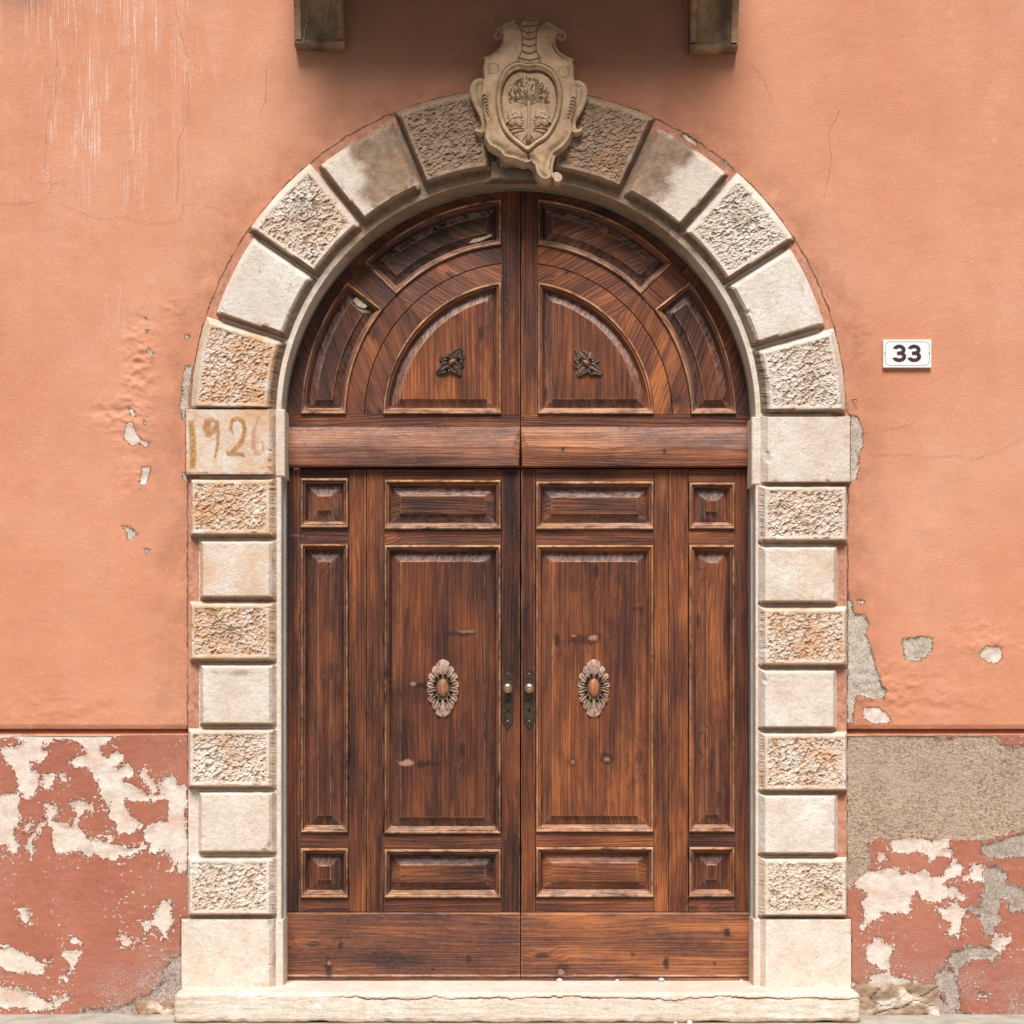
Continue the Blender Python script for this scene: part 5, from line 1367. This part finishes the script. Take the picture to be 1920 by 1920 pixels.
# the charge: a leafy tree between two heads in profile
YF = -0.035 - 0.062
tre = []
tre.append(tube([(*W(693, 1395, YF)[:1], YF, 0)] * 2, 0.001)) if False else None
def fp(x, y, dy=0.0):
    q = zc([(x, y)])[0]; a = W(q[0], q[1], YF); return (a[0], YF - dy, a[1])
parts = []
parts.append(tube([fp(698, 1420), fp(700, 1340), fp(702, 1250), fp(702, 1150), fp(702, 1060), fp(702, 1010)], [0.0110, 0.0075, 0.0062, 0.0060, 0.0060, 0.0060], 8))
parts.append(tube([fp(645, 1395), fp(672, 1350), fp(690, 1290)], [0.0016, 0.0026, 0.003], 6)); parts.append(tube([fp(750, 1400), fp(728, 1350), fp(712, 1290)], [0.0016, 0.0026, 0.003], 6))
tips = [(520,840),(500,950),(545,1010),(570,880),(620,780),(680,760),(745,765),(800,810),(850,860),(880,900),(870,980),(820,1010),(640,860),(700,850),(760,880),(590,960),(800,930),(560,820)]
for (tx, ty) in tips:
    parts.append(tube([fp(702, 1050), fp(702 + (tx - 702) * 0.45, 1050 + (ty - 1050) * 0.6), fp(tx, ty)], [0.0030, 0.0020, 0.0010], 5))
v, f = merge(parts); v = np.array(v)
trunk = mesh_obj('tree_trunk', v, f, CARVED, arms, {'dark': np.full(len(v), 0.15), 'wear_light': np.full(len(v), 0.35)}, smooth=True)
parts = []; rnd = random.Random(3)
for i in range(230):
    a = rnd.uniform(-0.25, PI + 0.25); rr = math.sqrt(rnd.random())
    x = 702 + 205 * rr * math.cos(a) * 0.98; y = 985 - 225 * rr * math.sin(a) * 1.0
    if y > 1030: continue
    ang = math.atan2(1050 - y, x - 702) + rnd.uniform(-0.5, 0.5); L = rnd.uniform(11, 19)
    dx, dy = math.cos(ang) * L, -math.sin(ang) * L
    p0, p1 = fp(x - dx, y - dy, 0.0005), fp(x + dx, y + dy, 0.001); pm = fp(x, y, 0.0022)
    parts.append(tube([p0, pm, p1], [0.0003, 0.0017, 0.0003], 5))
v, f = merge(parts); v = np.array(v)
fo = mesh_obj('tree_foliage', v, f, CARVED, arms, {'dark': np.full(len(v), 0.75), 'wear_light': np.full(len(v), 0.15)}, smooth=True)
fo['kind'] = 'stuff'
# two ground lines
for m_ in (1, -1):
    curl(zc([(702 - m_ * 200, 1290 ), (702 - m_ * 120, 1275), (702 - m_ * 45, 1285)]), 1.6, 1.0, name='ground_line', y=YF, dark=0.4, wear_light=0.3)
    curl(zc([(702 - m_ * 165, 1325), (702 - m_ * 100, 1310), (702 - m_ * 40, 1300)]), 1.4, 1.0, name='ground_line', y=YF, dark=0.4, wear_light=0.3)
    # head: profile looking at the trunk
    c = 700
    prof = [(-45,1200),(-58,1212),(-55,1228),(-70,1240),(-100,1248),(-118,1235),(-128,1215),(-150,1235),(-165,1240),(-195,1225),(-205,1200),(-240,1215),(-238,1190),(-215,1165),(-212,1120),(-195,1082),(-160,1058),(-120,1055),(-85,1070),(-65,1100),(-58,1135),(-60,1150),(-42,1172),(-55,1182),(-52,1192)]
    HP = spline(zc([(c + m_ * x, y) for x, y in prof]), 3)
    def h_head(PX, PY, d, m_=m_):
        X = (PX - 860) * 5.333; Y = PY * 5.333; X = (X - c) * m_      # back to tracing units, mirrored
        h = 0.012 * (1 - np.exp(-d / 2.6))
        hair = (Y < 1140 + 0.25 * (-X - 60)) | (X < -150)
        curls = np.sin((X + 135) * 0.11 + (Y - 1100) * 0.05) * np.sin((Y - 1080) * 0.10 - X * 0.02)
        h = h + np.where(hair, 0.0022 + 0.0014 * curls, 0)
        band = np.abs(Y - (1128 + 0.28 * (-X - 60)) + 6) ; b = np.exp(-(band / 7.0) ** 2); h = h + 0.002 * b
        eye = np.exp(-(((X + 78) / 9) ** 2 + ((Y - 1172) / 6) ** 2)); h = h - 0.003 * eye
        mouth = np.exp(-(((X + 58) / 12) ** 2 + ((Y - 1208) / 3.5) ** 2)); h = h - 0.003 * mouth
        neck = np.exp(-(((X + 100) / 30) ** 2 + ((Y - 1232) / 8) ** 2)); h = h - 0.002 * neck
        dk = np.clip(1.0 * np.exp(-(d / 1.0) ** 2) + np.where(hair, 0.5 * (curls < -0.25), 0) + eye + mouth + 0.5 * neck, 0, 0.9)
        return h, dk, 0.25 + 0 * X
    relief('head_relief', HP, YF + 0.003, h_head, arms, step=0.7)
# moulded stone carrying the arms on the arch crown, its shade painted dark brown
block('crown_stone', False, 918, 1034, 300, 345, (4, 4, 3, 12), False, H=0.022, brownc=1.3, cham_dirt=1.0, dark=[(976, 300, 60, 40, 0.9)], seed=60, y0=-0.004, parent=arms, mat=STONE)

# ------------------------------------------------------------------ balcony with its two brackets
def bracket(xa, xb, pyb, label, seed):
    root = thing('balcony_bracket', label, 'bracket', (W((xa + xb) / 2, 0)[0], 0, W(0, pyb)[1]), 'stone brackets under the balcony')
    zb = W(0, pyb, 0.0)[1]; zt_ = W(0, -105)[1]
    # side profile: depth and height, from the foot up
    prof = [(0.0, 0.0), (0.050, 0.001), (0.060, 0.006), (0.061, 0.014), (0.055, 0.020), (0.053, 0.028), (0.056, 0.07), (0.070, 0.13), (0.095, 0.18), (0.135, 0.23), (0.19, 0.28), (0.27, 0.33), (0.36, 0.37), (0.40, zt_ - zb)]
    wpx = xb - xa
    def body(x0, x1, dy, name, keep=5, br=0.35, dk=0.2, base=0.0):
        k = k_at(-0.12); X0 = (x0 - HX) * k; X1 = (x1 - HX) * k
        pr = [(d + (dy if i >= keep else 0.0 if dy < 0.02 else 0), h) for i, (d, h) in enumerate(prof)] if name != 'bracket_body' else prof
        # refine rows
        R = []
        for (a, b) in zip(pr[:-1], pr[1:]):
            nn = max(1, int(math.hypot(b[0] - a[0], b[1] - a[1]) / 0.006))
            for j in range(nn): R.append((a[0] + (b[0] - a[0]) * j / nn, a[1] + (b[1] - a[1]) * j / nn))
        R.append(pr[-1])
        ncol = max(2, int((X1 - X0) / 0.006)); V = []
        for (d, h) in R:
            V.append((X0, 0.01, zb + h))
            for c in range(ncol + 1):
                x = X0 + (X1 - X0) * c / ncol
                e = 0.002 * float(fbm(np.array(x * 30), np.array((zb + h) * 30), 3, seed)) if 0 < c < ncol else 0
                V.append((x, -d - e, zb + h + (0.0015 * float(pn(x * 20, h * 20, seed)))))
            V.append((X1, 0.01, zb + h))
        V = np.array(V); nn = len(V); mcol = ncol + 3
        A = {'orange': np.full(nn, 0.35), 'cav': np.zeros(nn), 'brown': np.full(nn, br) + 0.5 * pn(V[:, 0] * 9, V[:, 2] * 2.5, seed + 1), 'dark': np.full(nn, dk) + 0.9 * pn(V[:, 0] * 12 + 5, V[:, 2] * 4, seed + 2), 'paint': np.full(nn, -0.05)}
        return mesh_obj(name, V, grid_faces(len(R), mcol)[:, ::-1], BRKT, root, A)
    body(xa, xb, 0, 'bracket_body', dk=0.45)
    # raised fillets along both edges of the front, and a foot fillet
    prof2 = prof
    def fillet(x0, x1, lift, name, i0=4, br=0.1, dk=0.1):
        k = k_at(-0.12); X0 = (x0 - HX) * k; X1 = (x1 - HX) * k; V = []
        rows = []
        for (a, b) in zip(prof[i0:-1], prof[i0 + 1:]):
            for j in range(5): rows.append((a[0] + (b[0] - a[0]) * j / 5, a[1] + (b[1] - a[1]) * j / 5))
        for (d, h) in rows:
            n1 = 0.0012 * float(pn(h * 40, 1.5, seed + 5)); e = lift + n1
            V += [(X0 + 0.001, -d + 0.004, zb + h), (X0 + 0.002, -d - e, zb + h), (X1 - 0.002, -d - e, zb + h), (X1 - 0.001 + n1, -d + 0.004, zb + h)]
        V = np.array(V); nn = len(V)
        A = {'orange': np.full(nn, 0.5), 'cav': np.zeros(nn), 'brown': np.full(nn, br) + 0.4 * pn(V[:, 0] * 30, V[:, 2] * 14, seed + 7), 'dark': np.full(nn, dk) + 0.8 * pn(V[:, 0] * 30, V[:, 2] * 10, seed + 8), 'paint': np.full(nn, -0.05)}
        mesh_obj(name, V, grid_faces(len(rows), 4)[:, ::-1], BRKT, root, A)
    fillet(xa + 1, xa + 14, 0.008, 'edge_fillet', br=-0.1); fillet(xb - 14, xb - 1, 0.008, 'edge_fillet', br=-0.1 if xa > 960 else 0.6)
    return root
bL = bracket(548, 642, 96, 'dark stained stone bracket with pale lime streaks left of the carved arms', 101)
bR = bracket(1296, 1388, 102, 'dark stained stone bracket with chipped pale foot right of the carved arms', 102)
# lime streaks on the left bracket
def streak(pts, w, name='lime_streak'):
    V = []; F = []; P = []
    for (a, b) in zip(pts[:-1], pts[1:]):
        for j in range(5): P.append((a[0] + (b[0] - a[0]) * j / 5 + random.uniform(-.9, .9), a[1] + (b[1] - a[1]) * j / 5))
    for i, (px, py) in enumerate(P):
        zb = W(0, 96, 0.0)[1]; z = W(0, py, -0.06)[1]; hgt = z - zb
        pr = [(0.014, 0.061), (0.020, 0.055), (0.028, 0.053), (0.07, 0.056), (0.13, 0.070), (0.18, 0.095), (0.23, 0.135)]
        d = np.interp(hgt, [q[0] for q in pr], [q[1] for q in pr]) + 0.0035
        x = W(px, py, -d)[0]; ww = w * random.uniform(0.4, 1.1)
        V += [(x - ww, -d, z), (x, -d - 0.0012, z), (x + ww, -d, z)]
        if i: F += [(3 * i - 3, 3 * i - 2, 3 * i + 1, 3 * i), (3 * i - 2, 3 * i - 1, 3 * i + 2, 3 * i + 1)]
    mesh_obj(name, V, F, mat_lime, bL)
mat_lime = mat_simple('lime_deposit', (0.42, 0.30, 0.20), (0.55, 0.42, 0.30), 60, 0.9)
z_b = lambda P: Z(P, 12, 540, 0)
streak(z_b([(490, -60), (490, 10), (520, 140), (440, 220), (420, 300), (440, 350), (410, 420), (450, 460), (410, 530), (410, 620), (380, 680), (360, 830), (350, 920), (310, 990)]), 0.0014)
streak(z_b([(900, -60), (930, 60), (920, 180), (860, 300), (850, 420), (850, 560), (860, 680), (840, 760)]), 0.0012)

slab = thing('balcony_slab', 'stone balcony floor slab resting on the two dark brackets', 'balcony', (0, 0, W(0, -105)[1]))
zs_ = W(0, -105)[1]
def sattr(n): return {'orange': np.full(n, 0.2), 'cav': np.zeros(n), 'brown': np.full(n, 0.4), 'dark': np.full(n, 0.2), 'paint': np.full(n, -0.05)}
x0, x1 = W(562, 0)[0], W(1376, 0)[0]
box('slab', x0, x1, -0.50, 0.0, zs_ + 0.001, zs_ + 0.10, BRKT, slab, sattr(12), bev=0.01)
box('slab_moulding', x0 + 0.03, x1 - 0.03, -0.47, 0.0, zs_ + 0.102, zs_ + 0.15, BRKT, slab, sattr(12), bev=0.01)

# ------------------------------------------------------------------ house number
pl = thing('house_number_plate', 'white enamel house number plate reading 33 screwed to the salmon wall', 'number plate', (W(1701, 0)[0], -0.004, W(0, 689.4)[1]))
def rrect(x0, x1, z0, z1, r, n=6):
    P = []
    for (cx, cz, a) in ((x1 - r, z1 - r, 0), (x0 + r, z1 - r, 90), (x0 + r, z0 + r, 180), (x1 - r, z0 + r, 270)):
        for i in range(n + 1): t = math.radians(a + 90 * i / n); P.append((cx + r * math.cos(t), cz + r * math.sin(t)))
    return P
yp = -0.016
xa, za = W(1656, 689.4, yp); xb, zb = W(1746.6, 636.8, yp)
P = rrect(xa, xb, za, zb, 0.0035, 4); n = len(P); Q = np.array(P); N = normals(Q)
V = [(p[0], -0.004, p[1]) for p in P] + [(p[0], yp + 0.0015, p[1]) for p in P] + [(Q[i, 0] + N[i, 0] * 0.0015, yp, Q[i, 1] + N[i, 1] * 0.0015) for i in range(n)]
F = [(k * n + i, k * n + (i + 1) % n, (k + 1) * n + (i + 1) % n, (k + 1) * n + i) for k in range(2) for i in range(n)] + [tuple(range(2 * n, 3 * n))]
mesh_obj('plate', V, F, ENAMEL, pl)
xi, zi = W(1659.5, 685.5, yp); xj, zj = W(1743, 640.5, yp)
A_ = rrect(xi, xj, zi, zj, 0.018, 8); B_ = rrect(xi + .0016, xj - .0016, zi + .0016, zj - .0016, 0.0166, 8); n = len(A_)
mesh_obj('border_line', [(p[0], yp - 0.0003, p[1]) for p in A_ + B_], [(i, (i + 1) % n, n + (i + 1) % n, n + i) for i in range(n)], LINE, pl)
def digit3(cx, cz, h, parent):
    """a bold grotesque 3 built from two thick bowls"""
    w = h * 0.80; t = h * 0.225; V = []; F = []
    def arcp(cx, cz, rx, rz, a0, a1, n): return [(cx + rx * math.cos(math.radians(a0 + (a1 - a0) * i / n)), cz + rz * math.sin(math.radians(a0 + (a1 - a0) * i / n))) for i in range(n + 1)]
    ru = (h * 0.5 + t * 0.46) / 2; cu = cz + h / 2 - ru; rl = (h * 0.5 + t * 0.54) / 2; cl = cz - h / 2 + rl
    for (cc, r_, rx, a0, a1) in ((cu, ru, w * 0.46, 165, -90), (cl, rl, w * 0.5, 90, -165)):
        o = len(V); Aa = arcp(cx, cc, rx, r_, a0, a1, 26); Bb = arcp(cx, cc, rx - t, r_ - t * 0.94, a0, a1, 26)
        for p in Aa + Bb: V.append((p[0], yp - 0.0004 - (0.0001 if cc == cl else 0), p[1]))
        F += [(o + i, o + i + 1, o + 28 + i, o + 27 + i) for i in range(26)]
    o = len(V)
    for (x, z) in ((cx - w * 0.16, cz - t * 0.46), (cx + 0.02 * w, cz - t * 0.46), (cx + 0.02 * w, cz + t * 0.48), (cx - w * 0.16, cz + t * 0.48)): V.append((x, yp - 0.0006, z))
    F.append((o, o + 1, o + 2, o + 3))
    mesh_obj('numeral', V, F, INK, parent)
for px in (1686.0, 1714.0):
    x, z = W(px, 662.5, yp); digit3(x, z, 0.0655, pl)
for px in (1659.3, 1742.6):
    x, z = W(px, 662.5, yp); sg = 10
    V = [(x, yp - 0.002, z)] + [(x + 0.0026 * math.cos(2 * PI * k / sg), yp - 0.0004, z + 0.0026 * math.sin(2 * PI * k / sg)) for k in range(sg)]
    mesh_obj('screw', V, [(0, 1 + k, 1 + (k + 1) % sg) for k in range(sg)], RUST, pl, smooth=True)

# ------------------------------------------------------------------ threshold
def threshold():
    zt_ = 0.1105; x0, x1 = W(325, 0, -0.17)[0], W(1614, 0, -0.17)[0]; yf = -0.175
    nx = 420; xs = np.linspace(x0, x1, nx)
    rows = [(0.20, 0), (0.12, 0), (0.05, 0)] + [(y, 0) for y in np.linspace(0.0, -0.150, 18)] + [(-0.158, 0.0006), (-0.165, 0.002), (-0.170, 0.0045), (-0.1735, 0.009)] + \
           [(yf, d) for d in np.linspace(0.014, 0.104, 26)] + [(yf + 0.004, 0.108), (yf + 0.02, 0.1105)]
    V = np.zeros((nx, len(rows), 3)); br = np.zeros((nx, len(rows))); cav = np.zeros((nx, len(rows)))
    for j, (y, d) in enumerate(rows):
        V[:, j, 0] = xs; V[:, j, 1] = y; V[:, j, 2] = zt_ - d
    px = xs * 500 + 960
    # split line running along the arris: a flake has gone below it
    ln = 0.020 + 0.020 * fbm(px * 0.010, px * 0, 4, 5) + 0.006 * pn(px * 0.09, px * 0, 6)
    amp = sstep(560, 700, px) * (0.55 + 0.9 * fbm(px * 0.009, px * 0 + 3, 3, 7)); amp = np.clip(amp + 0.08, 0, 1.0)
    for j, (y, d) in enumerate(rows):
        if y <= -0.15:
            e = d - ln
            step_ = sstep(-0.001, 0.0015, e)
            V[:, j, 1] += 0.007 * amp * step_ * np.exp(-np.clip(e, 0, 1) / 0.05)
            groove = np.exp(-(e / 0.0019) ** 2) * amp
            V[:, j, 1] += 0.008 * groove; cav[:, j] = np.maximum(cav[:, j], groove * 1.0)
            V[:, j, 1] += 0.0018 * fbm(px * 0.02, px * 0 + d * 60, 3, 8)
        else:
            V[:, j, 2] += 0.0015 * fbm(px * 0.012, px * 0 + y * 9, 3, 9) - 0.004 * np.exp(-((px - 972) / 260) ** 2) * sstep(0.08, -0.1, np.array(y))
        bt = sstep(0.088, 0.104, np.array(d)); V[:, j, 2] += bt * (0.010 * np.clip(fbm(px * 0.014, px * 0, 4, 10), -0.2, 1)); V[:, j, 1] += bt * 0.01 * np.clip(pn(px * 0.05, px * 0, 12), 0, 1); cav[:, j] += bt * 0.55
        br[:, j] = bt * 0.3
    # rounded, chipped ends
    ex = np.minimum(px - px[0], px[-1] - px)[:, None]
    V[:, :, 1] += 0.02 * np.exp(-ex / 4.0) * (V[:, :, 1] < -0.12); V[:, :, 2] -= 0.012 * np.exp(-ex / 5.0) * (V[:, :, 2] > 0.08)
    nn = nx * len(rows)
    A = {'orange': np.clip(0.12 + cav.ravel(), 0, 0.9), 'cav': np.clip(cav.ravel(), 0, 1), 'brown': np.clip(br + 0.30 * np.clip(fbm(V[:, :, 0] * 5, V[:, :, 2] * 22 + V[:, :, 1] * 9, 4, 33), 0, 1) + 0.06, 0, 1).ravel(), 'dark': (0.25 * np.clip(fbm(V[:, :, 0] * 9, V[:, :, 2] * 30, 3, 34), 0, 1)).ravel(), 'paint': np.full(nn, -0.05)}
    t = thing('threshold_step', 'worn pale marble doorstep with a split running along its front edge', 'doorstep', (0, 0, 0))
    mesh_obj('step_slab', V.reshape(-1, 3), grid_faces(nx, len(rows))[:, ::-1], MARBLE, t, A)
    for xe in (x0, x1):
        Ve = [(xe, 0.2, 0), (xe, yf + 0.02, 0), (xe, yf + 0.02, zt_ - 0.012), (xe, 0.2, zt_ - 0.012)]
        mesh_obj('slab_end', Ve, [(0, 1, 2, 3)], MARBLE, t, {k: v[:4] for k, v in A.items()})
threshold()

# rough stones and mortar at the foot of the wall, right and left of the step
def rubble(px0, px1, py0, py1, y, seed, label):
    nx = int((px1 - px0) / 3) + 1; ny = int((py1 - py0) / 3) + 1
    xs = np.linspace(px0, px1, nx); ys = np.linspace(py1, py0, ny); X, Y = np.meshgrid(xs, ys, indexing='ij')
    t = (Y - py0) / (py1 - py0)
    h = 0.030 * t ** 1.2 + 0.016 * t * fbm(X * 0.02, Y * 0.05, 4, seed) + 0.004 * fbm(X * 0.09, Y * 0.09, 3, seed + 1) - 0.012 * np.exp(-np.abs(pn(X * 0.02, Y * 0.035, seed + 2)) / 0.03)
    h = h * sstep(0.0, 0.2, t) - 0.01 * (1 - sstep(0.0, 0.15, t))
    V = np.stack([(X.ravel() - HX) * 0.002, (y - h).ravel(), (ZC + (HY - Y) * 0.002).ravel()], 1); nn = len(V)
    A = {'orange': np.full(nn, 0.2), 'cav': np.clip(-fbm(X * 0.05, Y * 0.08, 3, seed + 4) * 1.4, 0, 1).ravel(), 'brown': (0.62 + 0.7 * fbm(X * 0.015, Y * 0.03, 3, seed + 3)).ravel(), 'dark': (0.6 * t * sstep(0.3, 1.0, t)).ravel(), 'paint': np.full(nn, -0.05)}
    o = mesh_obj('rubble_footing', V, grid_faces(nx, ny)[:, ::-1], STONE, None, A, loc=((px0 + px1 - 1920) * 0.001, 0, 0)) if False else mesh_obj('footing_mortar', V, grid_faces(nx, ny), STONE, house, A)
    o['label'] = label
rubble(1598, 1760, 1838, 1935, 0.010, 201, 'broken brown mortar footing beside the step')
rubble(250, 326, 1872, 1935, 0.012, 211, 'cracked mortar footing beside the step')

# ------------------------------------------------------------------ small things
def scrap(name, label, cat, px, py, y, s, mat, z=None, seed=0):
    r = random.Random(seed); x, zz = W(px, py, y); zz = z if z is not None else zz
    V = []; n = 9; rings = 5
    for i in range(rings):
        t = i / (rings - 1) * PI * 0.9 + 0.15
        for k in range(n):
            a = 2 * PI * k / n; rr = s * math.sin(t) * r.uniform(0.6, 1.25)
            V.append((x + rr * math.cos(a) * 1.2, y + rr * math.sin(a) * 0.7, zz + s * 0.8 * (1 - math.cos(t)) * r.uniform(0.85, 1.1)))
    F = [(i * n + k, i * n + (k + 1) % n, (i + 1) * n + (k + 1) % n, (i + 1) * n + k) for i in range(rings - 1) for k in range(n)] + [tuple(range(n))[::-1], tuple(range((rings - 1) * n, rings * n))]
    o = mesh_obj(name, V, F, mat, None, loc=(x, y, zz)); tag(o, label, cat); return o
ZT = 0.1095
scrap('paper_scrap', 'small white paper scrap on the step below the door meeting line', 'litter', 1049, 1836, 0.095, 0.0085, PALE, ZT, 1)
scrap('paper_scrap', 'tiny white scrap on the step, second from the door centre', 'litter', 1157, 1836, 0.098, 0.006, PALE, ZT, 2)
scrap('plastic_scrap', 'crumpled grey plastic scrap on the step before the right leaf', 'litter', 1240, 1836, 0.090, 0.010, mat_simple('grey_plastic', (0.38, 0.40, 0.42), (0.55, 0.57, 0.6), 80, 0.3), ZT, 3)
scrap('paper_scrap', 'tiny pale scrap on the step near the right jamb', 'litter', 1390, 1835, 0.095, 0.0055, PALE, ZT, 4)
scrap('paper_scrap', 'white crumpled scrap lying on the pavement under the step', 'litter', 1293, 1914, -0.21, 0.010, PALE, 0.0, 5)
scrap('plastic_scrap', 'small blue grey square scrap on the pavement under the step', 'litter', 1267, 1916, -0.22, 0.008, STEEL, 0.0, 6)
# bent nail beside the right springing, and a twist of dry wire on the left ledge
x, z = W(1598, 750); v, f = tube([(x - 0.004, 0.004, z + 0.002), (x + 0.008, -0.012, z), (x + 0.014, -0.016, z - 0.002), (x + 0.015, -0.016, z - 0.010)], [0.0016, 0.0016, 0.0018, 0.0012], 8)
tag(mesh_obj('bent_nail', v, f, RUST, None, loc=(x, 0, z)), 'rusty bent nail beside the right side of the arch', 'nail')
x, z = W(55, 1364); v, f = merge([tube([(x - 0.02, -0.003, z + 0.006), (x - 0.004, -0.012, z + 0.001), (x + 0.016, -0.005, z + 0.004)], [0.0008, 0.0022, 0.0006], 6), tube([(x - 0.01, -0.005, z - 0.005), (x + 0.002, -0.012, z + 0.002), (x + 0.022, -0.006, z - 0.001)], [0.0006, 0.0018, 0.0006], 6),
                                       tube([(x - 0.035, -0.002, z + 0.007), (x - 0.02, -0.006, z + 0.002)], [0.0006, 0.0012], 5)])
tag(mesh_obj('dry_leaf', v, f, mat_simple('dry_leaf', (0.22, 0.15, 0.10), (0.42, 0.32, 0.24), 80, 0.9), None, loc=(x, 0, z)), 'dry curled leaf caught on the wall ledge at far left', 'leaf')
